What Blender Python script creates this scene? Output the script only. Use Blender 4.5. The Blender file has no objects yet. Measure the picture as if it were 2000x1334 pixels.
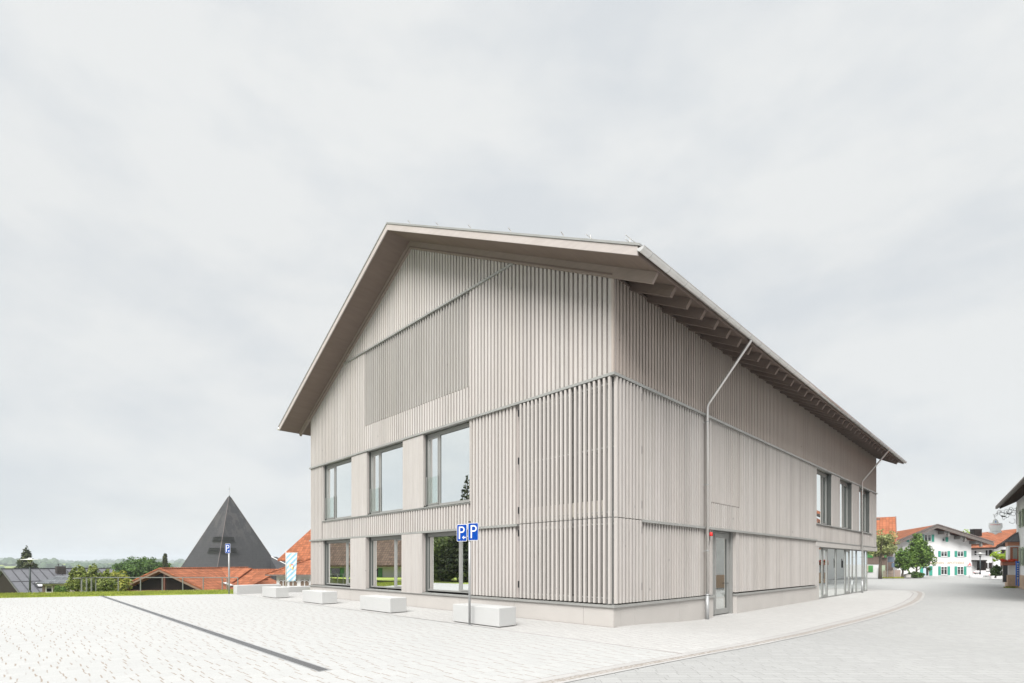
import bpy, bmesh, math, random
from mathutils import Vector, Matrix
random.seed(7)
C = bpy.context.scene
COL = C.collection
rad = math.radians
# ------------------------------------------------------------------ camera
A = rad(45.36)
CA, SA = math.cos(A), math.sin(A)
CAMX, CAMY, CAMZ = 7.3453, -10.8277, 1.6
FPX, HOR = 1000.0, 1101.3            # focal length and horizon in pixels of the 2000 px wide picture
cd = bpy.data.cameras.new('camera'); cam = bpy.data.objects.new('camera', cd); COL.objects.link(cam)
cam.location = (CAMX, CAMY, CAMZ); cam.rotation_euler = (rad(90), 0, A)
cd.sensor_width = 36.0; cd.lens = 36.0*FPX/2000.0; cd.shift_y = (HOR-667.0)/2000.0
cd.clip_start = 0.1; cd.clip_end = 9000
C.camera = cam
# ------------------------------------------------------------------ sky
SUN_EL, SUN_AZ = rad(46), rad(151)   # azimuth clockwise from +Y
w = bpy.data.worlds.new('World'); C.world = w; w.use_nodes = True
nt = w.node_tree; nt.nodes.clear()
def N(t, ty, **k):
    n = t.nodes.new(ty)
    for a, b in k.items(): setattr(n, a, b)
    return n
wo = N(nt, 'ShaderNodeOutputWorld'); bg = N(nt, 'ShaderNodeBackground'); bg.inputs[1].default_value = 0.05
sky = N(nt, 'ShaderNodeTexSky', sky_type='NISHITA', sun_disc=False, sun_elevation=SUN_EL, sun_rotation=SUN_AZ)
tc = N(nt, 'ShaderNodeTexCoord'); sep = N(nt, 'ShaderNodeSeparateXYZ'); nt.links.new(tc.outputs['Generated'], sep.inputs[0])
mp = N(nt, 'ShaderNodeMapping'); mp.inputs['Scale'].default_value = (1.0, 1.0, 2.3); mp.inputs['Location'].default_value = (0.6, 0.25, 0.1)
nt.links.new(tc.outputs['Generated'], mp.inputs[0])
no = N(nt, 'ShaderNodeTexNoise'); no.inputs['Scale'].default_value = 2.6; no.inputs['Detail'].default_value = 7; no.inputs['Roughness'].default_value = .56; no.inputs['Distortion'].default_value = .1
nt.links.new(mp.outputs[0], no.inputs['Vector'])
cr = N(nt, 'ShaderNodeValToRGB'); e = cr.color_ramp.elements
e[0].position = .38; e[0].color = (.765, .80, .825, 1); e[1].position = .58; e[1].color = (.895, .91, .905, 1)
nt.links.new(no.outputs['Fac'], cr.inputs[0])
el = N(nt, 'ShaderNodeValToRGB'); e = el.color_ramp.elements       # an overcast sky is brightest overhead
e[0].position = 0.0; e[0].color = (.965, .965, .965, 1); e[1].position = .45; e[1].color = (.975, .975, .975, 1)
x = el.color_ramp.elements.new(.60); x.color = (1.0, 1.0, 1.0, 1)
x = el.color_ramp.elements.new(.85); x.color = (1.0, 1.0, 1.0, 1)
nt.links.new(sep.outputs[2], el.inputs[0])
zb = N(nt, 'ShaderNodeMapRange'); zb.inputs[1].default_value = .74; zb.inputs[2].default_value = .88; zb.inputs[3].default_value = 4.75; zb.inputs[4].default_value = 15.0
nt.links.new(sep.outputs[2], zb.inputs[0])
m1 = N(nt, 'ShaderNodeMix', data_type='RGBA', blend_type='MULTIPLY'); m1.inputs[0].default_value = 1
nt.links.new(cr.outputs[0], m1.inputs[6]); nt.links.new(el.outputs[0], m1.inputs[7])
vm = N(nt, 'ShaderNodeVectorMath', operation='SCALE'); nt.links.new(m1.outputs[2], vm.inputs[0]); nt.links.new(zb.outputs[0], vm.inputs['Scale'])
m2 = N(nt, 'ShaderNodeMix', data_type='RGBA'); m2.inputs[0].default_value = .97
nt.links.new(sky.outputs[0], m2.inputs[6]); nt.links.new(vm.outputs[0], m2.inputs[7])
nt.links.new(m2.outputs[2], bg.inputs[0]); nt.links.new(bg.outputs[0], wo.inputs[0])
# ------------------------------------------------------------------ sun (behind thin overcast)
ld = bpy.data.lights.new('sun', 'SUN'); ld.energy = 1.5; ld.angle = rad(34); ld.color = (1, .98, .955)
sun = bpy.data.objects.new('sun', ld); COL.objects.link(sun)
sd = Vector((math.sin(SUN_AZ)*math.cos(SUN_EL), math.cos(SUN_AZ)*math.cos(SUN_EL), math.sin(SUN_EL)))
sun.rotation_euler = sd.to_track_quat('Z', 'Y').to_euler(); sun.location = (0, -30, 40)
C.view_settings.view_transform = 'Standard'; C.view_settings.look = 'None'
C.view_settings.exposure = 2.0; C.view_settings.gamma = 1; C.view_settings.use_curve_mapping = False
C.cycles.max_bounces = 8; C.cycles.transparent_max_bounces = 12; C.cycles.use_fast_gi = False

# ------------------------------------------------------------------ helpers
def W(X, Z, z=0.0):                       # X right of the camera, Z in front of it -> world
    return Vector((CAMX + X*CA - Z*SA, CAMY + X*SA + Z*CA, z))
def PX(px, d): return (px-1000.0)/FPX*d
def PZ(py, d): return CAMZ + (HOR-py)/FPX*d
def tag(o, label=None, cat=None, group=None, kind=None):
    if label: o['label'] = label
    if cat: o['category'] = cat
    if group: o['group'] = group
    if kind: o['kind'] = kind
    return o
class MB:
    def __init__(s): s.v = []; s.f = []; s.p = []
    def each(s, name, mat, parent=None, **k):      # every piece added becomes an object of its own
        out = []
        for vs, fs in s.p: q = MB(); q.add(vs, fs); out.append(q.build(name, mat, parent, **k))
        return out
    def add(s, vs, fs):
        b = len(s.v); vs = list(vs); s.p.append((vs, fs)); s.v += [tuple(p) for p in vs]; s.f += [tuple(b+i for i in f) for f in fs]; return s
    def box(s, x0, x1, y0, y1, z0, z1):
        return s.add([(x0,y0,z0),(x1,y0,z0),(x1,y1,z0),(x0,y1,z0),(x0,y0,z1),(x1,y0,z1),(x1,y1,z1),(x0,y1,z1)],
            [(0,3,2,1),(4,5,6,7),(0,1,5,4),(1,2,6,5),(2,3,7,6),(3,0,4,7)])
    def quad(s, a, b, c, d): return s.add([a,b,c,d], [(0,1,2,3)])
    def prism(s, poly, y0, y1, axis='y'):   # poly of (u,z) extruded along an axis, counter-clockwise seen from -axis
        n = len(poly)
        if axis == 'y': P = lambda u, z, t: (u, t, z)
        elif axis == 'x': P = lambda u, z, t: (t, u, z)
        else: P = lambda u, z, t: (u, z, t)
        vs = [P(u, z, y0) for u, z in poly] + [P(u, z, y1) for u, z in poly]
        return s.add(vs, [tuple(range(n)), tuple(range(2*n-1, n-1, -1))] + [(i, i+n, (i+1) % n+n, (i+1) % n) for i in range(n)])
    def tube(s, pts, r, n=10, caps=True):
        pts = [Vector(p) for p in pts]; R = r if isinstance(r, (list, tuple)) else [r]*len(pts)
        rings = []; up = None
        for i, p in enumerate(pts):
            a = pts[max(i-1, 0)]; b = pts[min(i+1, len(pts)-1)]; t = (b-a).normalized()
            if up is None:
                up = Vector((0,0,1)) if abs(t.z) < .9 else Vector((1,0,0))
            u = t.cross(up).normalized(); v = u.cross(t).normalized(); up = v
            rings.append([p + (u*math.cos(2*math.pi*k/n) + v*math.sin(2*math.pi*k/n))*R[i] for k in range(n)])
        vs = [q for g in rings for q in g]; fs = []
        for i in range(len(pts)-1):
            for k in range(n): fs.append((i*n+k, i*n+(k+1) % n, (i+1)*n+(k+1) % n, (i+1)*n+k))
        if caps: fs += [tuple(range(n))[::-1], tuple((len(pts)-1)*n+k for k in range(n))]
        return s.add(vs, fs)
    def lathe(s, prof, cx=0, cy=0, n=20):
        vs = []; fs = []
        for r, z in prof:
            for k in range(n): a = 2*math.pi*k/n; vs.append((cx+r*math.cos(a), cy+r*math.sin(a), z))
        for i in range(len(prof)-1):
            for k in range(n): fs.append((i*n+k, i*n+(k+1) % n, (i+1)*n+(k+1) % n, (i+1)*n+k))
        return s.add(vs, fs)
    def build(s, name, mat, parent=None, smooth=False, bevel=0, fix=True):
        me = bpy.data.meshes.new(name); me.from_pydata(s.v, [], s.f)
        if fix:
            bm = bmesh.new(); bm.from_mesh(me); bmesh.ops.recalc_face_normals(bm, faces=bm.faces); bm.to_mesh(me); bm.free()
        me.materials.append(mat)
        if smooth: me.polygons.foreach_set('use_smooth', [True]*len(me.polygons))
        o = bpy.data.objects.new(name, me); COL.objects.link(o)
        if parent: o.parent = parent
        if bevel:
            b = o.modifiers.new('bevel', 'BEVEL'); b.width = bevel; b.segments = 2; b.limit_method = 'ANGLE'
        return o
def thing(name, label, cat, loc=(0,0,0), rotz=0, group=None):
    o = bpy.data.objects.new(name, None); COL.objects.link(o); o.location = loc; o.rotation_euler = (0, 0, rotz)
    o.empty_display_size = .3
    return tag(o, label, cat, group)
def copy_tree(o, parent=None):
    c = o.copy(); COL.objects.link(c)
    if parent: c.parent = parent
    for ch in list(o.children): copy_tree(ch, c)
    return c
# ---- materials
def newmat(name):
    m = bpy.data.materials.new(name); m.use_nodes = True; t = m.node_tree; b = t.nodes['Principled BSDF']; return m, t, b
def ramp(t, fac, stops):
    r = N(t, 'ShaderNodeValToRGB'); el = r.color_ramp.elements
    el[0].position, el[0].color = stops[0][0], (*stops[0][1], 1); el[1].position, el[1].color = stops[-1][0], (*stops[-1][1], 1)
    for p, c in stops[1:-1]: q = el.new(p); q.color = (*c, 1)
    t.links.new(fac, r.inputs[0]); return r.outputs[0]
def objc(t, scale=(1,1,1), rot=0):
    tc = N(t, 'ShaderNodeTexCoord'); mp = N(t, 'ShaderNodeMapping'); mp.inputs['Scale'].default_value = scale; mp.inputs['Rotation'].default_value = (0,0,rot)
    t.links.new(tc.outputs['Object'], mp.inputs[0]); return mp.outputs[0]
def noise(t, vec, sc, det=4, ro=.5):
    n = N(t, 'ShaderNodeTexNoise'); n.inputs['Scale'].default_value = sc; n.inputs['Detail'].default_value = det; n.inputs['Roughness'].default_value = ro
    t.links.new(vec, n.inputs['Vector']); return n.outputs['Fac']
def mixc(t, fac, a, b, mode='MIX'):
    m = N(t, 'ShaderNodeMix', data_type='RGBA', blend_type=mode)
    for i, v in ((0, fac), (6, a), (7, b)):
        if isinstance(v, (int, float)): m.inputs[i].default_value = v
        elif isinstance(v, tuple): m.inputs[i].default_value = (*v, 1)
        else: t.links.new(v, m.inputs[i])
    return m.outputs[2]
def M(t, op, a, b=None, c=None):
    m = N(t, 'ShaderNodeMath', operation=op)
    for i, v in enumerate((a, b, c)):
        if v is None: continue
        if isinstance(v, (int, float)): m.inputs[i].default_value = v
        else: t.links.new(v, m.inputs[i])
    return m.outputs[0]
def bump(t, b, h, st=.3, dist=.01):
    n = N(t, 'ShaderNodeBump'); n.inputs['Strength'].default_value = st; n.inputs['Distance'].default_value = dist
    t.links.new(h, n.inputs['Height']); t.links.new(n.outputs[0], b.inputs['Normal'])
def mul(c, k): return tuple(min(1, x*k) for x in c)
def plain(name, c, rough=.6, var=.12, scale=3, metal=0, bmp=0, sc=(1,1,1)):
    m, t, b = newmat(name); v = objc(t, sc); n = noise(t, v, scale, 5)
    t.links.new(ramp(t, n, [(.25, mul(c, 1-var)), (.75, mul(c, 1+var))]), b.inputs['Base Color'])
    b.inputs['Roughness'].default_value = rough; b.inputs['Metallic'].default_value = metal
    if bmp: bump(t, b, noise(t, v, scale*12, 3), bmp, .01)
    return m
def wood(name, c, var=.10, isl=.09, knots=True, axis=(14,14,.7)):
    m, t, b = newmat(name); v = objc(t, axis); n = noise(t, v, 2.2, 6, .6)
    g = N(t, 'ShaderNodeNewGeometry')
    col = ramp(t, n, [(.25, mul(c, 1-var)), (.75, mul(c, 1+var*.7))])
    rc = ramp(t, g.outputs['Random Per Island'], [(0, (1-isl, 1-isl*1.02, 1-isl*1.05)), (.5, (1, .99, .98)), (1, (1, 1, 1))])
    col = mixc(t, 1.0, col, rc, 'MULTIPLY')
    lo = noise(t, objc(t, (.35,.35,.12)), 2.0, 4)
    col = mixc(t, 1.0, col, ramp(t, lo, [(.3, (.93, .925, .915)), (.7, (1.0, 1.0, 1.0))]), 'MULTIPLY')
    if knots:
        k = N(t, 'ShaderNodeTexVoronoi'); k.inputs['Scale'].default_value = 2.3; t.links.new(objc(t, (1,1,.55)), k.inputs['Vector'])
        col = mixc(t, M(t, 'LESS_THAN', k.outputs['Distance'], .045), col, mul(c, .62))
    t.links.new(col, b.inputs['Base Color']); b.inputs['Roughness'].default_value = .78
    b.inputs['Specular IOR Level'].default_value = .1
    bump(t, b, n, .15, .004); return m
def tiles(name, c, row=.34, colw=.22, axis='x', var=.26, gap=.75):
    m, t, b = newmat(name); tc = N(t, 'ShaderNodeTexCoord'); sp = N(t, 'ShaderNodeSeparateXYZ'); t.links.new(tc.outputs['Object'], sp.inputs[0])
    u = M(t, 'DIVIDE', sp.outputs[0 if axis == 'x' else 1], colw*1.3); v = M(t, 'DIVIDE', sp.outputs[2], row*.75)
    fu = M(t, 'FRACT', u); fv = M(t, 'FRACT', v)
    cm = N(t, 'ShaderNodeCombineXYZ'); t.links.new(M(t, 'FLOOR', u), cm.inputs[0]); t.links.new(M(t, 'FLOOR', v), cm.inputs[1])
    wn = N(t, 'ShaderNodeTexWhiteNoise', noise_dimensions='2D'); t.links.new(cm.outputs[0], wn.inputs['Vector'])
    col = ramp(t, wn.outputs['Value'], [(0, mul(c, 1-var)), (1, mul(c, 1+var))])
    lo = noise(t, tc.outputs['Object'], .6, 4)
    col = mixc(t, 1.0, col, ramp(t, lo, [(.3, (.86, .84, .82)), (.7, (1.08, 1.06, 1.05))]), 'MULTIPLY')
    edge = M(t, 'MAXIMUM', M(t, 'LESS_THAN', fv, .16), M(t, 'LESS_THAN', fu, .13))
    col = mixc(t, M(t, 'MULTIPLY', edge, gap), col, mul(c, .45))
    t.links.new(col, b.inputs['Base Color']); b.inputs['Roughness'].default_value = .85; b.inputs['Specular IOR Level'].default_value = .15
    h = M(t, 'ADD', M(t, 'SINE', M(t, 'MULTIPLY', u, 6.283)), M(t, 'MULTIPLY', fv, -1.2)); bump(t, b, h, .6, .03); return m
def glass(name, tint=(.62,.68,.66), ior=1.9, base=.5):
    m, t, b = newmat(name); t.nodes.remove(b); out = t.nodes['Material Output']
    tr = N(t, 'ShaderNodeBsdfTransparent'); tr.inputs[0].default_value = (*tint, 1)
    gl = N(t, 'ShaderNodeBsdfGlossy'); gl.inputs['Roughness'].default_value = .008; gl.inputs[0].default_value = (.93,.96,.95,1)
    fr = N(t, 'ShaderNodeFresnel'); ge = N(t, 'ShaderNodeNewGeometry')
    t.links.new(M(t, 'ADD', M(t, 'MULTIPLY', ge.outputs['Backfacing'], 1/ior-ior), ior), fr.inputs[0])
    f = M(t, 'MINIMUM', M(t, 'ADD', M(t, 'MULTIPLY', fr.outputs[0], 1.0), base), 1.0)
    mx = N(t, 'ShaderNodeMixShader'); t.links.new(f, mx.inputs[0]); t.links.new(tr.outputs[0], mx.inputs[1]); t.links.new(gl.outputs[0], mx.inputs[2])
    t.links.new(mx.outputs[0], out.inputs[0]); return m
def leafmat(name, dark, light, tr=.25):
    m, t, b = newmat(name); g = N(t, 'ShaderNodeNewGeometry')
    n = noise(t, objc(t), 1.1, 3)
    c1 = ramp(t, g.outputs['Random Per Island'], [(0, dark), (.6, tuple((a+b_)/2 for a, b_ in zip(dark, light))), (1, light)])
    col = mixc(t, 1.0, c1, ramp(t, n, [(.35, (.72,.76,.7)), (.65, (1.15,1.12,1.0))]), 'MULTIPLY')
    t.links.new(col, b.inputs['Base Color']); b.inputs['Roughness'].default_value = .6; b.inputs['Specular IOR Level'].default_value = .25
    tl = N(t, 'ShaderNodeBsdfTranslucent'); t.links.new(col, tl.inputs[0])
    mx = N(t, 'ShaderNodeMixShader'); mx.inputs[0].default_value = tr
    t.links.new(b.outputs[0], mx.inputs[1]); t.links.new(tl.outputs[0], mx.inputs[2]); t.links.new(mx.outputs[0], t.nodes['Material Output'].inputs[0]); return m
def paving(name, c, joint, w_, l_, rot=0, jw=.045, vis=.8, line=.25, var=.05, seed=0, lj=.03, warp=.012):
    # stones in rows: rows w_ wide across local X, stones l_ long along local Y
    m, t, b = newmat(name); v0 = objc(t, (1,1,1), rot)
    nz = N(t, 'ShaderNodeTexNoise'); nz.inputs['Scale'].default_value = 1.7; nz.inputs['Detail'].default_value = 2; t.links.new(v0, nz.inputs['Vector'])
    vs = N(t, 'ShaderNodeVectorMath', operation='MULTIPLY_ADD'); t.links.new(nz.outputs['Color'], vs.inputs[0]); vs.inputs[1].default_value = (warp*4, warp*4, 0); t.links.new(v0, vs.inputs[2])
    sp = N(t, 'ShaderNodeSeparateXYZ'); t.links.new(vs.outputs[0], sp.inputs[0])
    u = M(t, 'ADD', M(t, 'DIVIDE', sp.outputs[0], w_), seed); row = M(t, 'FLOOR', u); fu = M(t, 'FRACT', u)
    w1 = N(t, 'ShaderNodeTexWhiteNoise', noise_dimensions='1D'); t.links.new(row, w1.inputs['W'])
    ln = M(t, 'MULTIPLY_ADD', w1.outputs['Value'], .25*l_, l_*.88)
    v = M(t, 'ADD', M(t, 'DIVIDE', sp.outputs[1], ln), M(t, 'MULTIPLY', w1.outputs['Value'], 17.3)); st = M(t, 'FLOOR', v); fv = M(t, 'FRACT', v)
    cm = N(t, 'ShaderNodeCombineXYZ'); t.links.new(row, cm.inputs[0]); t.links.new(st, cm.inputs[1])
    w2 = N(t, 'ShaderNodeTexWhiteNoise', noise_dimensions='2D'); t.links.new(cm.outputs[0], w2.inputs['Vector'])
    col = ramp(t, w2.outputs['Value'], [(0, mul(c, 1-var)), (1, mul(c, 1+var*.6))])
    fine = noise(t, v0, 38, 4, .65)
    col = mixc(t, 1.0, col, ramp(t, fine, [(.3, (.90,.895,.885)), (.7, (1.03,1.03,1.03))]), 'MULTIPLY')
    big = noise(t, v0, .22, 5, .6)
    col = mixc(t, 1.0, col, ramp(t, big, [(.3, (.955,.955,.955)), (.7, (1,1,1))]), 'MULTIPLY')
    jwn = M(t, 'MULTIPLY_ADD', noise(t, v0, 9, 2), jw*2.2, -jw*.25)         # joints of uneven width
    hj = M(t, 'LESS_THAN', fv, jwn)
    vsb = M(t, 'MULTIPLY', hj, M(t, 'MULTIPLY_ADD', M(t, 'GREATER_THAN', w2.outputs['Value'], .22), vis-.25, .25))
    sj = M(t, 'MULTIPLY', M(t, 'LESS_THAN', fu, lj), line)
    col = mixc(t, M(t, 'MAXIMUM', vsb, sj), col, joint)
    t.links.new(col, b.inputs['Base Color']); b.inputs['Roughness'].default_value = .85; b.inputs['Specular IOR Level'].default_value = .2
    hgt = M(t, 'SUBTRACT', M(t, 'MULTIPLY', fine, .35), M(t, 'MAXIMUM', M(t, 'MULTIPLY', hj, .9), M(t, 'LESS_THAN', fu, lj*1.2)))
    bump(t, b, hgt, .35, .006); return m

LW = (.452,.428,.408)
m_wood = wood('larch_grey', LW)
m_backs = wood('larch_backing_side', (.20,.18,.165), isl=.05, knots=False)  # darker than the gable backing: shade of the batten gaps put into the colour
m_wside = wood('larch_grey_side', LW, isl=.16)
m_fin = wood('larch_grey_fins', (.36,.347,.328))
m_board = wood('larch_boards', (.412,.390,.372), isl=.06, axis=(9,9,.5))
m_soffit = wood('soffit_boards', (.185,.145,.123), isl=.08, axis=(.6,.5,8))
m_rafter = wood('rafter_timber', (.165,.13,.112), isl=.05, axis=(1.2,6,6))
m_back = plain('backing_board', (.22,.20,.19), .85, .1)
m_zinc = plain('zinc_sheet', (.30,.30,.285), .45, .10, 2, .25)
m_steel = plain('stainless_pipe', (.60,.585,.565), .28, .06, 3, .85)
m_galv = plain('galvanised_steel', (.34,.345,.345), .45, .1, 9, .35)
m_frame = plain('window_frame_grey', (.225,.225,.215), .5, .05)
m_framed = plain('frame_gasket_dark', (.07,.075,.07), .5, .05)
m_plinth = plain('plinth_concrete', (.40,.378,.355), .8, .05, 1.2, 0, .08)
m_conc = plain('pale_concrete', (.40,.378,.355), .8, .05, 1.5, 0, .08)
m_bench = plain('white_concrete', (.42,.42,.412), .75, .035, 1.6, 0, .08)
m_glass = glass('window_glass', base=.86)
m_glassd = glass('screen_glass', (.35,.38,.36), 1.6, .12)
m_glassc = glass('clear_balustrade_glass', (.95,.97,.96), 1.45, .0)
m_wallin = plain('interior_plaster', (.55,.52,.45), .9, .05)
m_floorin = plain('interior_floor', (.22,.18,.14), .6, .1)
m_inwood = plain('interior_wood', (.55,.42,.26), .6, .1)
m_black = plain('black_metal', (.02,.02,.022), .45, .1)
m_white = plain('white_plaster', (.60,.595,.59), .9, .03, 1.5, 0, .1)
m_red = plain('red_plastic', (.65,.02,.015), .4, .05)
m_blue = plain('sign_blue', (.0,.045,.27), .6, .03); m_blue.node_tree.nodes['Principled BSDF'].inputs['Specular IOR Level'].default_value = .1
m_wpaint = plain('sign_white', (.60,.60,.60), .4, .02)

# ------------------------------------------------------------------ ground heights
def sstep(a, b, x): t = max(0., min(1., (x-a)/(b-a))); return t*t*(3-2*t)
def gz(y): return -.17*sstep(0, 5, y)
def terrain(x, y):
    s = min((x+22.3)*-.91 + (y+2.4)*.41, -(x+20.5))
    z = gz(y) - .03
    if s > 0:
        z = (z + .07*sstep(0, .6, s)) if s < 4.2 else z+.07
        z -= 1.1*sstep(4.3, 9, s) + 6.5*sstep(7, 70, s) + 10*sstep(60, 320, s)
        dd = math.hypot(x-CAMX, y-CAMY)
        if dd > 380:
            h = sstep(380, 1500, dd)
            z += h*(14.5 + 4.5*math.sin(x*.0041+y*.0023+1.0) + 2.6*math.sin(x*.011-y*.008) + 1.2*math.sin(y*.021+.5)) + 7*sstep(1500, 2900, dd)
    return z
m_grass = None
def ground():
    global m_grass
    m, t, b = newmat('meadow'); v = objc(t)
    n1 = noise(t, v, .9, 6, .6); n2 = noise(t, v, 14, 4, .7)
    col = ramp(t, n1, [(.3, (.22,.28,.05)), (.55, (.29,.35,.065)), (.75, (.36,.39,.09))])
    col = mixc(t, 1.0, col, ramp(t, n2, [(.3, (.72,.75,.7)), (.7, (1.15,1.12,1.05))]), 'MULTIPLY')
    # patches of woodland and pasture on the far hills
    n3 = noise(t, objc(t, (.0016,.0016,.0016)), 3.2, 5, .55)
    far = N(t, 'ShaderNodeVectorMath', operation='LENGTH'); t.links.new(v, far.inputs[0])
    fm = M(t, 'MULTIPLY', M(t, 'GREATER_THAN', far.outputs['Value'], 420), M(t, 'GREATER_THAN', n3, .49))
    fc = ramp(t, noise(t, objc(t, (.05,.05,.05)), 3, 4), [(.3, (.02,.045,.02)), (.7, (.045,.075,.03))])
    col = mixc(t, fm, col, fc)
    m_grass = m.copy(); tg = m_grass.node_tree; bgx = tg.nodes['Principled BSDF']; bgx.inputs['Roughness'].default_value = .9
    last = [n for n in tg.nodes if n.bl_idname == 'ShaderNodeMix'][-1]; tg.links.new(last.outputs[2], bgx.inputs['Base Color'])
    sx = N(t, 'ShaderNodeSeparateXYZ'); t.links.new(v, sx.inputs[0])
    col = mixc(t, M(t, 'GREATER_THAN', sx.outputs[0], -21.5), col, ramp(t, n1, [(.3, (.25,.25,.245)), (.7, (.31,.31,.305))]))
    col = mixc(t, M(t, 'MULTIPLY', M(t, 'GREATER_THAN', sx.outputs[0], -36), M(t, 'LESS_THAN', sx.outputs[1], -34)), col, (.26,.26,.25))
    col = mixc(t, M(t, 'MULTIPLY', M(t, 'GREATER_THAN', sx.outputs[0], -80), M(t, 'GREATER_THAN', sx.outputs[1], 3)), col, (.30,.295,.285))
    t.links.new(col, b.inputs['Base Color']); b.inputs['Roughness'].default_value = .9; b.inputs['Specular IOR Level'].default_value = .1
    bump(t, b, n2, .5, .05)
    mb = MB(); radii = [0.5]+[3+i*1.6 for i in range(34)]
    r = radii[-1]
    while r < 4200: r *= 1.075; radii.append(r)
    nA = 300
    for r in radii:
        for k in range(nA):
            a = 2*math.pi*k/nA; x_ = CAMX+r*math.cos(a); y_ = CAMY+r*math.sin(a); mb.v.append((x_, y_, terrain(x_, y_)-.02))
    for i in range(len(radii)-1):
        for k in range(nA): mb.f.append((i*nA+k, (i+1)*nA+k, (i+1)*nA+(k+1) % nA, i*nA+(k+1) % nA))
    tag(mb.build('ground', m, smooth=True), kind='structure')
ground()
def sheet(name, mat, left, right, ys, lift):      # a strip between two curves x=left(y), x=right(y) lying on the ground
    mb = MB()
    for y in ys: mb.v += [(left(y), y, gz(y)+lift), (right(y), y, gz(y)+lift)]
    for i in range(len(ys)-1): mb.f.append((2*i, 2*i+1, 2*i+3, 2*i+2))
    return tag(mb.build(name, mat), kind='structure')
def interp(tab):
    tab = sorted(tab)
    def f(y):
        if y <= tab[0][0]: return tab[0][1]
        for (a, p), (b, q) in zip(tab, tab[1:]):
            if y <= b: return p+(q-p)*(y-a)/(b-a)
        return tab[-1][1]
    return f
def ysr(a, b, st):
    n = max(1, int(math.ceil((b-a)/st))); return [a+(b-a)*i/n for i in range(n+1)]
m_plaza = paving('plaza_setts', (.388,.388,.381), (.235,.195,.16), .25, .25, 0, .08, .9, .3, .03)
m_walk = paving('pavement_setts', (.402,.396,.386), (.20,.175,.155), .18, .22, rad(0), .085, .8, .5, .05, 3.3)
m_road = paving('road_pavers', (.322,.322,.315), (.19,.185,.18), .16, .30, rad(44.6), .045, .8, .75, .05, 1.7, .07)
m_kerb = paving('kerb_stone', (.37,.36,.35), (.22,.2,.18), 50, .9, 0, .02, .6, .0, .05, 5.1, .0, 0)
gm, t_, b_ = newmat('gutter_cobbles'); vo = N(t_, 'ShaderNodeTexVoronoi'); vo.inputs['Scale'].default_value = 22; t_.links.new(objc(t_), vo.inputs['Vector'])
t_.links.new(ramp(t_, vo.outputs['Distance'], [(.1, (.33,.31,.29)), (.45, (.30,.28,.26)), (.62, (.23,.205,.18))]), b_.inputs['Base Color']); b_.inputs['Roughness'].default_value = .9
bump(t_, b_, vo.outputs['Distance'], .5, .01); m_gut = gm
kin = interp([(-40,.2),(-14,1.45),(-8,2.25),(-5.88,2.53),(-4.27,2.74),(-3.2,2.89),(-2.18,3.03),(-1.25,3.16),(-.27,3.26),(.5,3.31),(1.31,3.31),(2.5,3.24),(3.6,3.15),(4.56,3.11),(5.5,3.12),(6.52,3.17),(8.67,3.28),(11.7,3.34),(14.87,3.36),(18.7,3.22),(22.87,2.93),(27.44,2.47),(30.2,1.98),(31.2,1.65),(31.75,1.2),(31.9,-30)])
kou = interp([(-40,.65),(-14,1.9),(-8,2.70),(-5.4,2.98),(-3.5,3.2),(-1.79,3.41),(-.86,3.55),(.17,3.68),(1.3,3.71),(2.54,3.66),(3.6,3.59),(4.77,3.58),(5.7,3.62),(6.7,3.69),(9.19,3.79),(12.88,3.85),(16.94,3.82),(20.62,3.66),(24,3.36),(27.4,3.02),(30,2.64),(31.3,2.2),(32.2,1.5),(32.5,.8),(32.6,-30)])
edge = lambda y: max(-40., min(-22.35, -22.35 + (y+2.35)*.4636)) if y < -2.35 else -22.35
Y_ = ysr(-30, 5, .5) + ysr(5.5, 120, 2)
tag(sheet('road', m_road, lambda y: kin(y)-.3 if y < 31.8 else -20.3, lambda y: 60, ysr(-45, 5, .5)+ysr(5.5, 31.85, .6)+ysr(32, 125, 1.5), .004), kind='structure')
YP = ysr(-14.5, -2.32, .35)
sheet('plaza', m_plaza, edge, kin, YP, .008)
YW = ysr(-2.28, 31.9, .3)
sheet('sidewalk', m_walk, lambda y: -22.0 if y < 31 else -20, kin, YW, .008)
sheet('plaza_joint', m_back, lambda y: -1.9, kin, [-2.32, -2.28], .0075)
def kband(name, mat, f0, f1, lift):
    def l(y): return kin(y)+(kou(y)-kin(y))*f0
    def r(y): return kin(y)+(kou(y)-kin(y))*f1
    return sheet(name, mat, l, r, ysr(-30, 30, .4)+ysr(30.1, 31.9, .1), lift)
kband('kerb', m_kerb, 0.03, .42, .012); kband('gutter', m_gut, .42, .80, .0105); kband('kerb', m_kerb, .80, 1.0, .012)
kband('kerb_joint', m_back, -.03, .02, .0095)
# verge of grass behind the plaza (south lawn, seen in the windows)
mb = MB()
for i in range(30):
    xx = -60+i*1.7
    mb.v += [(xx, -14.7, .0), (xx, -24, .05), (xx, -34, -.1)]
    if i: b0 = (i-1)*3; mb.f += [(b0, b0+3, b0+4, b0+1), (b0+1, b0+4, b0+5, b0+2)]
tag(mb.build('lawn', m_grass), kind='structure')

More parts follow.
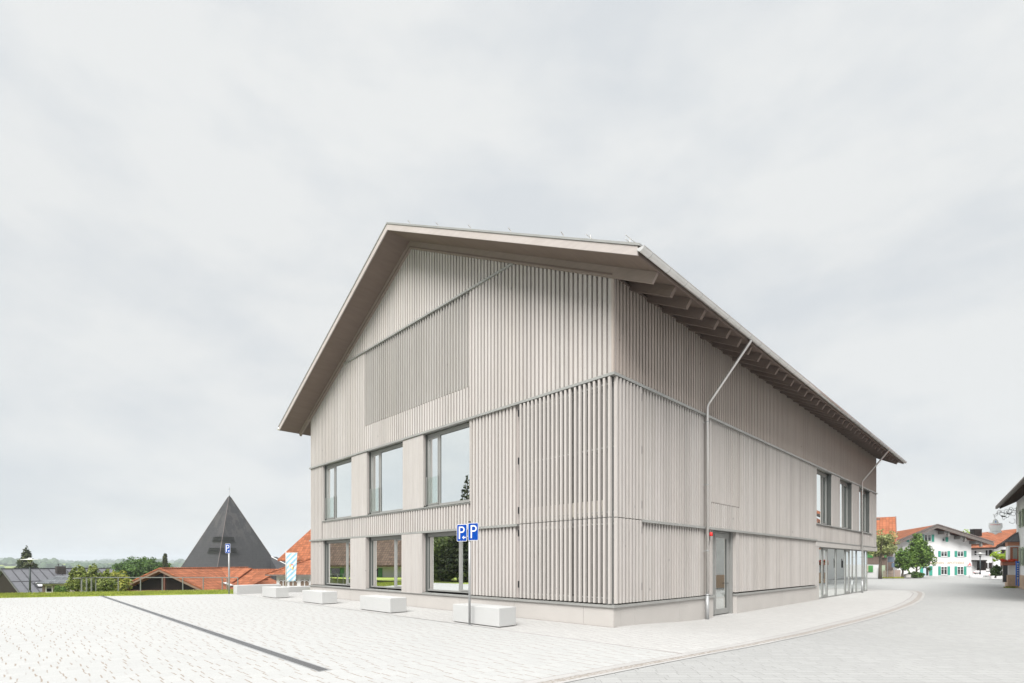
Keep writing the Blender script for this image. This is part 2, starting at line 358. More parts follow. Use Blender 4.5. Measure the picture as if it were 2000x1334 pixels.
# grass blades on the strip
def blades():
    mb = MB(); rnd = random.Random(3)
    for i in range(26000):
        yy = rnd.uniform(-12.5, 1.5); e0 = edge(yy) if yy < -2.35 else -22.5
        if yy > -2.3: e0 = -22.6
        xx = e0 - .05 - 4.9*rnd.random()**1.1
        z0 = terrain(xx, yy)-.02; h = rnd.uniform(.03, .085); a = rnd.uniform(0, 6.28); wd = .012
        dx, dy = math.cos(a)*wd, math.sin(a)*wd; lx, ly = rnd.uniform(-.03,.03), rnd.uniform(-.03,.03)
        mb.add([(xx-dx, yy-dy, z0), (xx+dx, yy+dy, z0), (xx+lx, yy+ly, z0+h)], [(0,1,2)])
    o = mb.build('grass', leafmat('grass_blades', (.17,.22,.035), (.40,.42,.10), .3), fix=False)
    tag(o, 'strip of short bright green grass along the back edge of the plaza', 'grass', kind='stuff')
blades()
def dry_grass():
    mb = MB(); rnd = random.Random(5)
    for i in range(2600):
        px = rnd.choice([rnd.gauss(262, 14), rnd.gauss(300, 22), rnd.gauss(365, 16), rnd.gauss(378, 8), rnd.gauss(82, 6)])
        d = rnd.uniform(33.5, 35.5); p = W(PX(px, d), d); z0 = terrain(p.x, p.y)-.1; h = rnd.uniform(.5, 1.05)*(.75 if px < 120 else 1)
        a = rnd.uniform(0, 6.28); wd = .008; dx, dy = math.cos(a)*wd, math.sin(a)*wd; lx, ly = rnd.gauss(0,.09), rnd.gauss(0,.09)
        mb.add([(p.x-dx, p.y-dy, z0), (p.x+dx, p.y+dy, z0), (p.x+lx+dx, p.y+ly+dy, z0+h), (p.x+lx-dx, p.y+ly-dy, z0+h)], [(0,1,2,3)])
    tag(mb.build('dry_grass', leafmat('dry_stems', (.34,.22,.17), (.55,.42,.34), .2), fix=False), 'tufts of pinkish dry ornamental grass behind the steel railing', 'ornamental grass', kind='stuff')
dry_grass()

# ------------------------------------------------------------------ the town hall
Wd, Ln = 17.94, 31.2
XM = -Wd/2
hall = thing('town_hall', 'large gabled hall clad in pale grey vertical battens with wide overhanging roof', 'building')
def fbox(mb, face, u0, u1, z0, z1, w0, w1):
    if face == 'g': mb.box(u0, u1, w0, w1, z0, z1)
    else: mb.box(-w1, -w0, u0, u1, z0, z1)
def rtop(x): return 8.80 + .5184*min(-x, x+Wd)
P = .1562
def cladding(face, u0, u1, z0, z1, bw=.094, dp=.07, mat=None, clip=False, back=True, name='cladding', backw=.07, ph=0.0):
    mb = MB(); k = math.floor(u0/P)-1
    while k*P+ph < u1:
        a = k*P+ph; b = a+bw; k += 1
        a = max(a, u0+.003); b = min(b, u1-.003)
        if b-a < .02: continue
        if clip and face == 'g':
            za, zb_ = min(z1, rtop(a)), min(z1, rtop(b))
            if max(za, zb_) < z0+.03: continue
            za, zb_ = max(za, z0+.005), max(zb_, z0+.005)
            mb.prism([(a, z0), (b, z0), (b, zb_), (a, za)], 0, dp)
        else: fbox(mb, face, a, b, z0, z1, 0, dp)
    o = mb.build(name, mat or m_wood, hall)
    return o
def backing(face, u0, u1, z0, z1, w0=.05, w1=.10):
    mb = MB(); fbox(mb, face, u0, u1, z0, z1, w0, w1); return mb.build('backing_board', m_wood if False else m_backw, hall)
m_backw = wood('larch_backing', (.36,.33,.315), isl=.05, knots=False)
ZA0, ZA1, ZB0, ZB1, ZP = 6.33, 6.40, 2.72, 2.79, .56
# gable: upper part in one backing sheet following the roof line
mb = MB(); mb.prism([(-Wd+.01, ZA1), (-.01, ZA1), (-.01, rtop(0)-.01), (XM, rtop(XM)-.02), (-Wd+.01, rtop(-Wd)-.01)], .0705, .14)
mb.build('backing_board', m_backw, hall)
ZC0, ZC1 = 10.57, 10.63
def topband():
    mb = MB(); k = -115
    while k*P < 0:
        a = max(k*P, -Wd); b = min(a+.104, 0); k += 1
        za, zb_ = rtop(a), rtop(b)
        if max(za, zb_) > ZC1+.04:
            mb.prism([(a, ZC1), (b, ZC1), (b, max(zb_, ZC1+.01)), (a, max(za, ZC1+.01))], -.015, .0695)
    mb.build('cladding', m_wood, hall)
topband()
cladding('g', -Wd, -12.54, ZA1, ZC0, clip=True)
cladding('g', -12.54, -5.61, ZA1, 7.43)
cladding('g', -5.61, 0, ZA1, ZC0, clip=True)
cladding('g', -12.54, -5.61, 7.46, ZC0, bw=.045, dp=.064, mat=m_fin, name='louvre_panel')
mb = MB(); fbox(mb, 'g', -12.54, -5.61, 7.46, ZC0, .062, .0700); mb.build('louvre_backing', m_fin, hall)
# ledges
mb = MB(); xl = (ZC1-8.80)/.5184; mb.box(-Wd+xl-.0, -xl+.0, -.05, .05, ZC0, ZC1); mb.build('ledge', m_zinc, hall)
def ledge(z0, z1, g, s, pr=.06, dz=0):
    mb = MB()
    if g: mb.box(g[0], g[1], -pr, .10, z0, z1)
    if s: mb.box(-.10, pr, s[0], s[1], z0+dz, z1+dz)
    return mb.build('ledge', m_zinc, hall)
mb = MB(); mb.prism([(-Wd-.06,-.06),(.06,-.06),(.06,Ln+.06),(-.1,Ln+.06),(-.1,.1),(-Wd-.06,.1)], ZA0, ZA1, 'z'); mb.build('ledge', m_zinc, hall)
ledge(ZB0, ZB1, (-Wd-.06, -3.36), None); ledge(ZB0, ZB1, None, (1.30, 17.25)); 
mb = MB(); fbox(mb, 's', 17.25, Ln+.05, 2.70, 2.74, -.05, .1); mb.build('ledge', m_zinc, hall)
# gable middle/lower claddings
for (u0, u1, z0, z1) in [(-Wd,-16.65,ZB1,ZA0),(-Wd,-16.65,ZP+.03,ZB0),(-5.56,-3.40,ZB1,ZA0),(-5.56,-3.40,ZP+.03,ZB0),(-16.60,-5.58,ZB1,3.59)]:
    cladding('g', u0, u1, z0, z1, bw=.084, dp=.07, ph=.03); backing('g', u0, u1, z0, z1, .0705, .12)
# side claddings
PUL = Ln
cladding('s', 0.0, Ln, ZA1, 8.80, bw=.084, dp=.07, mat=wood('larch_eave_shade', (.40,.352,.318))); backing('s', 0.08, Ln, ZA1, 8.86, .0705, .14).data.materials[0] = m_backs  # browner boards: eave shade painted into the colour of this upper band
for (u0, u1, z0, z1, bw) in [(1.31,4.86,ZB1,ZA0,.088),(1.31,4.86,ZP+.03,ZB0,.088),(5.12,5.70,ZP+.03,ZB0,.088),(7.92,17.15,ZP+.03,ZB0,.08),
        (5.12,5.59,ZB1,ZA0,.088),(5.59,7.94,ZB1,3.61,.088),(7.94,17.30,ZB1,ZA0,.088),(17.32,29.75,2.75,3.53,.088),(29.78,Ln,2.75,ZA0,.088)]:
    cladding('s', u0, u1, z0, z1, bw=bw-.022, dp=.05, ph=.05, mat=m_wside); backing('s', u0, u1, z0, z1, .0505, .12).data.materials[0] = m_backs
cladding('s', 5.59, 7.94, 3.64, ZA0, bw=.045, dp=.064, mat=m_wood, name='louvre_panel'); backing('s', 5.59, 7.94, 3.62, ZA0, .062, .12)
for z0, z1 in ((ZP+.03, ZB0), (ZB1, ZA0)):
    mb = MB(); fbox(mb, 's', 4.87, 5.11, z0, z1, .03, .10); mb.build('joint_board', m_board, hall)
mb = MB(); fbox(mb, 's', 7.62, 7.915, ZP+.03, ZB0, .0, .3); mb.build('corner_board', m_board, hall)
# plinth with real joints between slabs
def slabs(face, cuts, z0, z1, w0=.02, w1=.3):
    mb = MB()
    for a, b in zip(cuts, cuts[1:]): fbox(mb, face, a+.004, b-.004, z0, z1, w0, w1)
    return mb.build('plinth', m_plinth, hall)
slabs('g', [-Wd-.02,-16.2,-13.75,-11.2,-8.65,-6.1,-3.5,-.92,.02], -.3, .50, -.02, .3)
slabs('s', [0.302, .96, 3.4, 5.70], -.5, .50, -.02, .3); slabs('s', [7.62, 12.4, 17.2], -.5, .48, -.02, .3)
mb = MB(); mb.box(-.3,.018,.0,.3,-.5,.5); mb.build('plinth', m_plinth, hall)
mb = MB(); mb.prism([(-Wd-.06,-.07),(.07,-.07),(.07,5.72),(-.1,5.72),(-.1,.1),(-Wd-.06,.1)], .50, ZP, 'z'); mb.build('sill', m_zinc, hall)
mb = MB(); fbox(mb, 's', 7.58, 17.2, .48, .54, -.07, .1); mb.build('sill', m_zinc, hall)
# interior
mb = MB(); mb.box(-17.7,-.62,.36,17.15,.2,.50); mb.box(-17.7,-.2,17.16,28.9,-.4,-.13); mb.each('floor_slab', m_floorin, hall)
mb = MB(); mb.box(-17.8,-.13,.13,31.0,2.86,3.25); mb.box(-17.8,-.13,.13,31.0,6.42,6.7); mb.each('ceiling_slab', m_wallin, hall)
mb = MB()
mb.box(-17.7,-4.0,5.2,5.35,.5,2.86); mb.box(-4.6,-4.45,.15,5.2,.5,2.86); mb.box(-17.7,-4.45,6.0,6.15,3.25,6.42); mb.box(-4.0,-.13,4.3,4.4,.5,6.42)
mb.box(-11.6,-11.5,.5,5.2,.5,2.86); mb.box(-6.0,-5.9,17.0,28.8,-.13,2.86); mb.box(-6,-.35,17.05,17.15,-.13,2.86); mb.box(-5.5,-5.4,17.0,31.0,3.25,6.42)
mb.each('partition', m_wallin, hall)
mb = MB(); mb.box(-Wd,-17.8,.12,Ln,-.3,8.86); mb.box(-17.8,-.12,Ln-.15,Ln,2.46,8.86); mb.each('rear_wall', m_back, hall)
mb = MB(); mb.box(-9.5,-7.6,2.2,3.0,1.2,1.25); mb.box(-9.4,-9.3,2.3,2.9,.5,1.2); mb.box(-7.8,-7.7,2.3,2.9,.5,1.2); mb.box(-14.2,-12.4,2.0,2.8,1.2,1.25); mb.box(-14.1,-14.0,2.1,2.7,.5,1.2); mb.box(-12.6,-12.5,2.1,2.7,.5,1.2)
mb.box(-3.4,-1.0,2.6,3.3,1.25,1.32); mb.box(-3.3,-3.2,2.7,3.2,.5,1.25); mb.box(-1.2,-1.1,2.7,3.2,.5,1.25)
mb.each('desks', m_inwood, hall)
# windows
def window(face, u0, u1, z0, z1, mull, dep, side='L', rail=False, gl=None):
    """frame with one mullion; the narrow sash gets its own inner frame"""
    f = MB(); t_ = .058
    fbox(f, face, u0, u1, z1-t_, z1, dep, dep+.07); fbox(f, face, u0, u1, z0, z0+t_, dep, dep+.07)
    fbox(f, face, u0, u0+t_, z0+t_, z1-t_, dep, dep+.07); fbox(f, face, u1-t_, u1, z0+t_, z1-t_, dep, dep+.07)
    fbox(f, face, mull-.05, mull+.05, z0+t_, z1-t_, dep, dep+.07)
    a, b = (u0+t_, mull-.05) if side == 'L' else (mull+.05, u1-t_)
    s = .05
    fbox(f, face, a, b, z1-t_-s, z1-t_, dep-.015, dep+.05); fbox(f, face, a, b, z0+t_, z0+t_+s, dep-.015, dep+.05)
    fbox(f, face, a, a+s, z0+t_+s, z1-t_-s, dep-.015, dep+.05); fbox(f, face, b-s, b, z0+t_+s, z1-t_-s, dep-.015, dep+.05)
    fr = f.build('window', m_frame, hall)
    g = MB()
    fbox(g, face, a+s, b-s, z0+t_+s, z1-t_-s, dep+.02, dep+.03)
    c, d = (mull+.05, u1-t_) if side == 'L' else (u0+t_, mull-.05)
    fbox(g, face, c, d, z0+t_, z1-t_, dep+.02, dep+.03)
    g.build('pane', gl or m_glass, fr)
    k = MB()
    for q in (c, d-.012): fbox(k, face, q, q+.012, z0+t_, z1-t_, dep+.005, dep+.018)
    fbox(k, face, c+.012, d-.012, z1-t_-.012, z1-t_, dep+.005, dep+.018); k.build('gasket', m_framed, fr)
    iw = MB(); fbox(iw, face, u0-.02, u0+.05, z0, z1, dep+.075, dep+.24); fbox(iw, face, u1-.05, u1+.02, z0, z1, dep+.075, dep+.24); iw.each('inner_reveal', m_inwood, fr)
    if rail:
        r = MB(); fbox(r, face, a-.06, b+.03, z0+.1, z0+1.05, dep-.05, dep-.035); r.build('balustrade', m_glassc, fr)
        r = MB()
        for q in (a-.06, b+.0): fbox(r, face, q, q+.03, z0+.06, z0+1.07, dep-.056, dep-.03)
        r.each('balustrade_rail', m_frame, fr)
DG = .17
ops = [(-16.42,-13.50),(-12.18,-9.42),(-8.08,-5.56)]
for i, (a, b) in enumerate(ops):
    window('g', a-.12, b, 3.70, 6.24, [-15.61,-11.54,-7.47][i], DG, 'L', True)
    window('g', a-.12, b, .62, 2.64, [-14.49,-10.42,-6.32][i], DG, 'R')
    h = MB(); fbox(h, 'g', a-.12, b, 6.24, ZA0, DG, DG+.1); fbox(h, 'g', a-.12, b, 2.64, ZB0, DG, DG+.1); h.each('window_head', m_frame, hall)
    d = MB(); fbox(d, 'g', a-.17, a-.12, 3.65, ZA0, .10, .3); fbox(d, 'g', a-.17, a-.12, ZP, ZB0, .10, .3); d.each('shadow_gap', m_framed, hall)
mb = MB(); fbox(mb, 'g', -16.6, -5.58, 3.63, 3.66, -.045, .3); fbox(mb, 'g', -16.6, -5.58, 3.59, 3.63, -.02, .12); mb.build('sill', m_zinc, hall)
for a, b in ((-16.60,-16.55),):
    mb = MB(); fbox(mb, 'g', -16.65, -16.605, 3.66, ZA0, -.005, .22); fbox(mb, 'g', -16.65, -16.605, ZP+.03, ZB0, -.005, .22); mb.each('jamb_board', m_board, hall)
mb = MB(); fbox(mb, 'g', -5.60, -5.565, 3.66, ZA0, -.005, .22); fbox(mb, 'g', -5.60, -5.565, ZP+.03, ZB0, -.005, .22); mb.each('jamb_board', m_board, hall)
for a, b in ((-13.66,-12.32),(-9.56,-8.22)):
    for z0, z1 in ((3.664, ZA0-.01), (.515, ZB0-.01)):
        mb = MB(); n = 9; wdt = (b-a)/n
        yo = -.075 if z0 < 1 else -.02
        for k in range(n): fbox(mb, 'g', a+k*wdt+.0015, a+(k+1)*wdt-.0015, z0, z1, yo, yo+.05)
        o = mb.build('wall_panel', m_board, hall)
        mb = MB(); fbox(mb, 'g', a+.01, b-.01, z0+.06, z1, yo+.05, .16); mb.build('panel_edge', m_framed if False else m_backw, o)
        mb = MB(); fbox(mb, 'g', a+.03, b-.03, z0+.06, z1, .16, .34); mb.build('pier', m_framed, o)
# side windows
sops = [(17.36,20.10),(21.62,24.55),(26.1,29.25)]
for a, b in sops:
    window('s', a, b, 3.62, 6.24, a+1.9, .24, 'R')
    h = MB(); fbox(h, 's', a, b, 6.24, ZA0, .24, .34); h.each('window_head', m_frame, hall)
for a, b in ((20.08,21.64),(24.45,26.12),(29.2,29.78)):
    mb = MB(); n = max(3, int((b-a)/.15)); wdt = (b-a)/n
    for k in range(n): fbox(mb, 's', a+k*wdt+.0015, a+(k+1)*wdt-.0015, 3.60, ZA0-.01, -.02, .03)
    o = mb.build('wall_panel', m_board, hall)
    mb = MB(); fbox(mb, 's', a+.01, b-.01, 3.62, ZA0-.01, .03, .34); mb.build('panel_edge', m_framed, o)
mb = MB(); fbox(mb, 's', 17.31, 29.8, 3.54, 3.59, -.05, .3); mb.build('sill', m_zinc, hall)
mb = MB(); fbox(mb, 's', 17.30, 17.345, 3.59, ZA0, -.005, .3); mb.each('jamb_board', m_board, hall)
# corner screens: slats with hinges, two leaves on the gable per floor, one on the side
def screen(face, us, z0, z1, sw, sd_, off=-.045):
    mb = MB()
    for u in us: fbox(mb, face, u, u+sw, z0, z1, off, off+sd_)
    o = mb.build('screen', m_wood, hall, bevel=.004)
    r = MB()
    for z in ((z0+.12), (z1-.16), ((z0+z1)/2 if z1-z0 > 3 else None)):
        if z is None: continue
        fbox(r, face, us[0]+.01, us[-1]+sw-.01, z, z+.035, off+sd_, off+sd_+.02)
    r.build('screen_bar', m_frame, o)
    return o
for z0, z1 in ((ZP+.035, 2.765), (2.785, ZA0-.01)):
    n1 = 12; us1 = [-3.26+i*.1545 for i in range(13)]; us2 = [-1.225+i*.155 for i in range(8)]
    a = screen('g', us1, z0, z1, .066, .085); b = screen('g', us2, z0, z1, .064, .085)
    c = screen('s', [.075+i*.1585 for i in range(8)], z0, z1, .07, .085)
    for q, fc, u in ((a, 'g', -3.345), (c, 's', 1.27)):
        hb = MB()
        for z in ((z0+.3), (z1-.35), ((z0+z1)/2)):
            if z == (z0+z1)/2 and z1-z0 < 3: continue
            fbox(hb, fc, u, u+.03, z, z+.2, -.03, .06)
        hb.build('hinge', m_black, q)
# glazing behind the screens
for z0, z1 in ((.60, 2.70), (2.95, 6.2)):
    window('g', -3.3, -.35, z0, z1, -1.25, .22, 'L', gl=m_glassd); window('s', .35, 1.25, z0, z1, .95, .22, 'R', gl=m_glassd)
mb = MB(); mb.box(-.34,-.12,.12,.34,ZP,ZA0); mb.build('corner_post', m_frame, hall)
mb = MB(); fbox(mb, 'g', -3.35, -.1, 2.70, 2.95, .16, .3); fbox(mb, 's', .3, 1.3, 2.70, 2.95, .16, .3); fbox(mb,'g',-3.35,-.1,6.2,ZA0,.16,.3); mb.each('floor_edge', m_frame, hall)
# storefront at the far end
mb = MB(); fbox(mb, 's', 17.16, Ln+.06, 2.45, 2.70, -.03, .35); mb.box(-8,-.36,Ln-.3,Ln+.06,2.45,2.70); mb.build('lintel', m_conc, hall)
mb = MB(); fbox(mb, 's', 17.204, 17.70, -.5, 2.45, -.015, .35); mb.build('pier', m_conc, hall)
mb = MB(); mb.box(-17.6,-.36,29.1,Ln-.31,2.46,2.7); mb.build('overhang_soffit', m_conc, hall)
sf = MB(); D0 = .10
muls = [17.70,18.75,19.62,21.35,23.35,24.28,26.05,28.2,28.93]
for i, u in enumerate(muls): fbox(sf, 's', u, u+.055, -.11, 2.40, D0, D0+.09)
fbox(sf, 's', 17.70, 28.985, 2.40, 2.45, D0, D0+.09); fbox(sf, 's', 17.70, 28.985, -.18, -.11, D0, D0+.09)
for a, b in ((18.805,19.62),(23.405,24.28)):     # door leaves
    fbox(sf, 's', a, a+.08, -.11, 2.40, D0-.01, D0+.05); fbox(sf, 's', b-.08, b, -.11, 2.40, D0-.01, D0+.05); fbox(sf, 's', a+.08, b-.08, 2.30, 2.40, D0-.01, D0+.05); fbox(sf, 's', a+.08, b-.08, -.11, .02, D0-.01, D0+.05)
for k in range(5): sf.box(-D0-.09-1.6*(k+1)-.05, -D0-.09-1.6*(k+1), 28.93, 28.99, -.11, 2.4)
sf.box(-8.2,-D0-.09,28.93,28.99,2.40,2.45); sf.box(-8.2,-D0-.09,28.93,28.99,-.18,-.11)
st = sf.build('storefront', m_frame, hall)
g = MB(); m_glass2 = glass('storefront_glass', (.6,.66,.64), 1.8, .8)
for a, b in zip(muls, muls[1:]): fbox(g, 's', a+.055, b, -.10, 2.39, D0+.03, D0+.04)
g.build('pane', m_glass2, st); g = MB(); g.box(-8.1,-D0-.1,28.955,28.965,-.1,2.39); g.build('pane', glass('end_glass', (.85,.88,.87), 1.4, 0), st)
k = MB()
for u in muls[1:-1]: fbox(k, 's', u+.008, u+.047, -.11, 2.40, D0-.012, D0-.002)
k.build('mullion_cap', m_framed, st)
# service door in its recess
dz0 = -.30
df = MB(); R0 = .20
fbox(df, 's', 5.74, 5.79, -.14, 2.66, R0, R0+.08); fbox(df, 's', 6.20, 6.27, -.14, 2.66, R0, R0+.08); fbox(df, 's', 7.42, 7.49, -.14, 2.66, R0, R0+.08)
fbox(df, 's', 5.74, 7.49, 2.66, 2.72, R0, R0+.08)
door = df.build('door_frame', m_frame, hall)
p = MB(); fbox(p, 's', 5.79, 6.20, 1.98, 2.655, R0+.03, R0+.05); fbox(p, 's', 5.79, 6.20, .42, 1.94, R0+.03, R0+.05); fbox(p, 's', 5.79, 6.20, -.13, .38, R0+.03, R0+.05); p.each('side_panel', plain('panel_grey', (.25,.255,.25), .4, .03), door)
p = MB(); fbox(p, 's', 5.80, 6.19, 1.945, 1.975, R0+.02, R0+.06); fbox(p, 's', 5.83, 6.15, .385, .415, R0+.02, R0+.06); p.each('panel_gap', m_framed, door)
p = MB(); fbox(p, 's', 6.06, 6.13, .62, .80, R0+.01, R0+.03); p.build('bell_plate', m_wpaint, door)
p = MB(); fbox(p, 's', 5.96, 6.01, 1.24, 1.34, R0+.0, R0+.03); p.build('card_reader', m_black, door)
p = MB(); d0 = R0-.01
fbox(p, 's', 6.28, 6.40, -.13, 2.65, d0, d0+.06); fbox(p, 's', 7.24, 7.41, -.13, 2.65, d0, d0+.06); fbox(p, 's', 6.40, 7.24, 2.50, 2.65, d0, d0+.06); fbox(p, 's', 6.40, 7.24, -.13, .05, d0, d0+.06)
leaf = p.build('door_leaf', m_frame, door)
p = MB(); fbox(p, 's', 6.40, 7.24, .05, 2.50, d0+.02, d0+.03); p.build('pane', glass('door_glass', (.5,.52,.48), 1.8, .6), leaf)
p = MB(); fbox(p, 's', 7.225, 7.245, .06, 2.46, d0-.004, d0+.01); p.build('gasket', m_framed, leaf)
p = MB(); p.tube([(-d0+.05, 7.12, .92), (-d0+.05, 7.30, .92)], .013, 8); p.tube([(-d0+.05, 7.29, .92), (-d0-.01, 7.29, .92)], .013, 8); p.build('handle', m_black, leaf)
p = MB(); fbox(p, 's', 7.50, 7.62, -.3, ZB0, .12, .35); p.build('jamb_panel', m_frame, hall)
p = MB(); fbox(p, 's', 5.70, 5.735, -.3, ZB0, .10, .35); p.build('jamb_panel', m_board, hall)
mb = MB(); mb.box(-2.2,-.55,5.6,5.7,-.3,2.86); mb.box(-2.2,-.55,7.65,7.75,-.3,2.86); mb.each('partition', m_wallin, hall)
# alarm lamp next to the downpipe
mb = MB(); mb.lathe([(0,0),(.05,0),(.055,.03),(.05,.10),(.03,.13),(0,.135)], 0, 0, 14)
o = mb.build('alarm_lamp', m_red, hall, True); o.location = (.07, 5.42, 2.50)
mb = MB(); mb.box(.0,.05,5.30,5.34,2.2,2.34); mb.box(.0,.03,5.30,5.33,.9,1.35); mb.each('alarm_conduit', m_black, hall)
# ---------------- roof
Y0, Y1 = -1.05, 32.25
def rt(x): return 13.93 - .5192*abs(x-XM)
EX = 10.36
mb = MB()
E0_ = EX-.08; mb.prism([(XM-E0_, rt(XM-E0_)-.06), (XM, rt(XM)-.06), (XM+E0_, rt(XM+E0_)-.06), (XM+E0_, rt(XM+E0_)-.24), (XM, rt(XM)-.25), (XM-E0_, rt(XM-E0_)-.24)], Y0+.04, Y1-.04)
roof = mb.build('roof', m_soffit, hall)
mb = MB(); mb.prism([(XM-EX-.01, rt(XM-EX)), (XM, rt(XM)+.005), (XM+EX+.01, rt(XM+EX)), (XM+EX+.01, rt(XM+EX)-.055), (XM, rt(XM)-.055), (XM-EX-.01, rt(XM-EX)-.055)], Y0-.02, Y1+.02)
mb.build('roof_sheet', m_zinc, roof)
for y in (Y0, Y1-.038):
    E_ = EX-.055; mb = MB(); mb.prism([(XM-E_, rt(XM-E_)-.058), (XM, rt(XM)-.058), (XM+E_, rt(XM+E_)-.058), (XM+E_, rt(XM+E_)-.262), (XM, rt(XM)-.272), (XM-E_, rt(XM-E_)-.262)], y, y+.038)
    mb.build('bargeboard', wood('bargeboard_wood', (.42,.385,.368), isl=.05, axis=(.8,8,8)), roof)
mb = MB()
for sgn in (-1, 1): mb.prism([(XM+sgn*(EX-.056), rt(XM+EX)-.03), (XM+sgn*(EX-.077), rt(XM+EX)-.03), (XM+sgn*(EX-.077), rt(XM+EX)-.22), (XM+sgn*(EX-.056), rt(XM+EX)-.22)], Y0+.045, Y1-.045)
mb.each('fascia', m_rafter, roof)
# standing seams
mb = MB()
for k in range(56):
    y = Y0+.3+k*.59
    for sgn in (-1, 1): mb.prism([(XM+sgn*.1, rt(XM+.1)), (XM+sgn*EX, rt(XM+EX)), (XM+sgn*EX, rt(XM+EX)+.03), (XM+sgn*.1, rt(XM+.1)+.03)], y, y+.015)
mb.build('standing_seams', m_zinc, roof)
# rafters
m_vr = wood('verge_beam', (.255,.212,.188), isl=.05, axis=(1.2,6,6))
def rafter(y, w_=.12, full=False, side=1, nm='rafter'):
    mb = MB(); so = lambda x: rt(x)-.245
    xe = 1.22 if side == 1 else -Wd-1.22
    if full:
        pts = [(-Wd-1.22, so(xe)+.0), (XM, so(XM)), (1.22, so(1.22)), (1.08, so(1.22)-.20), (XM, so(XM)-.29), (-Wd-1.08, so(1.22)-.20)]
        mb.prism([(-Wd-1.26, so(1.26)), (XM, so(XM)), (1.26, so(1.26)), (1.12, so(1.12)-.28), (XM, so(XM)-.28), (-Wd-1.12, so(1.12)-.28)], y, y+w_)
    else:
        xi = -.3 if side == 1 else -Wd+.3; x1 = 1.26 if side == 1 else -Wd-1.26; x2 = 1.12 if side == 1 else -Wd-1.12
        mb.prism([(xi, so(xi)), (x1, so(x1)), (x2, so(x2)-.28), (xi, so(xi)-.28)], y, y+w_)
    return mb.build(nm, m_vr if full else m_rafter, roof)
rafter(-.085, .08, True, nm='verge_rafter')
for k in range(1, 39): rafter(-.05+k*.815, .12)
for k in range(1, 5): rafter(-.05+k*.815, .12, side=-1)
mb = MB(); mb.box(-.13, .02, .06, Ln, 8.80, 8.85); mb.build('wall_plate', m_rafter, roof)
mb = MB(); mb.box(-.25, -.14, .14, Ln-.2, 8.6, 9.2); mb.box(-Wd+.14, -Wd+.25, .14, Ln-.2, 8.6, 9.2); mb.prism([(-Wd+.1, 8.86), (-.1, 8.86), (XM, 13.3)], .13, .2); mb.each('attic_wall', m_back, hall)
mb = MB(); mb.prism([(-Wd-.02, rtop(-Wd)-.005), (XM, rtop(XM)-.005), (.02, rtop(0)-.005), (.02, rtop(0)+.04), (XM, rtop(XM)+.04), (-Wd-.02, rtop(-Wd)+.04)], -.10, .1); mb.build('verge_trim', m_rafter, hall)
# gutter: half-round with end cap and straps
def gutter(x0, sgn):
    zc = rt(XM+EX)-.105; r = .085; xc = x0+sgn*.035; mb = MB(); n = 12; L0, L1 = Y0-.03, Y1+.02
    for y in (L0, L1):
        for k in range(n+1): a = math.pi+math.pi*k/n; mb.v.append((xc+r*math.cos(a), y, zc+r*math.sin(a)))
    for k in range(n): mb.f.append((k, k+1, n+2+k, n+1+k))
    o = mb.build('gutter', m_steel, roof, True); s = o.modifiers.new('t', 'SOLIDIFY'); s.thickness = .006
    c = MB()
    for y in (L0-.004, L1): c.prism([(xc+r*math.cos(math.pi+math.pi*k/n), zc+r*math.sin(math.pi+math.pi*k/n)) for k in range(n+1)], y, y+.006)
    c.build('gutter_cap', m_bench, o)
    c = MB(); k = 0; y = L0+.35
    while y < L1:
        pts = [(xc+(r+.007)*math.cos(math.pi+math.pi*q/10), y, zc+(r+.007)*math.sin(math.pi+math.pi*q/10)) for q in range(11)]
        c.tube(pts, .006, 5); y += .815
    c.build('gutter_bracket', m_galv, o)
    c = MB(); c.tube([(xc+sgn*r, L0, zc), (xc+sgn*r, L1, zc)], .009, 6); c.build('gutter_bead', m_steel, o)
gutter(XM+EX, 1); gutter(XM-EX, -1)
def downpipe(y):
    x = .13; mb = MB(); top = (XM+EX+.035, y+.12, rt(XM+EX)-.16)
    mb.tube([top, (XM+EX+.02, y+.12, rt(XM+EX)-.24), (x+.03, y+.01, 6.68), (x, y, 6.58), (x, y, .62)], .045, 12)
    o = mb.build('downpipe', m_steel, hall, True)
    mb = MB(); mb.tube([(x, y, .62), (x, y, -.22)], .056, 14); mb.tube([(x, y, .60), (x, y, .64)], .062, 14); mb.build('standpipe', m_galv, o, True)
    mb = MB()
    for z in (6.1, 4.1, 2.0): mb.tube([(x, y, z), (x, y, z+.03)], .053, 12); mb.box(-.0, x, y-.008, y+.008, z+.005, z+.025)
    mb.build('pipe_clamp', m_galv, o)
downpipe(5.02); downpipe(26.35)
# snow guards and roof hooks
mb = MB()
for xx, dz in ((.95, .22), (.95, .12), (-.15, .16)):
    z = rt(xx)+dz; mb.tube([(xx, Y0+.12, z), (xx, Y1-.2, z)], .009, 6)
y = Y0+.3
while y < Y1:
    for xx in (.95, -.15): mb.tube([(xx, y, rt(xx)-.02), (xx, y, rt(xx)+.23)], .012, 5)
    y += 1.63
mb.build('snow_guard', plain('pale_rods', (.55,.54,.52), .5, .05), roof)
for xx in (-.75, -2.6, -4.3, -5.9, -7.5):
    mb = MB(); mb.tube([(xx, Y0+.0, rt(xx)-.01), (xx, Y0+.0, rt(xx)+.05), (xx-.02, Y0-.08, rt(xx)+.11)], .01, 6); mb.build('roof_hook', m_conc, roof)

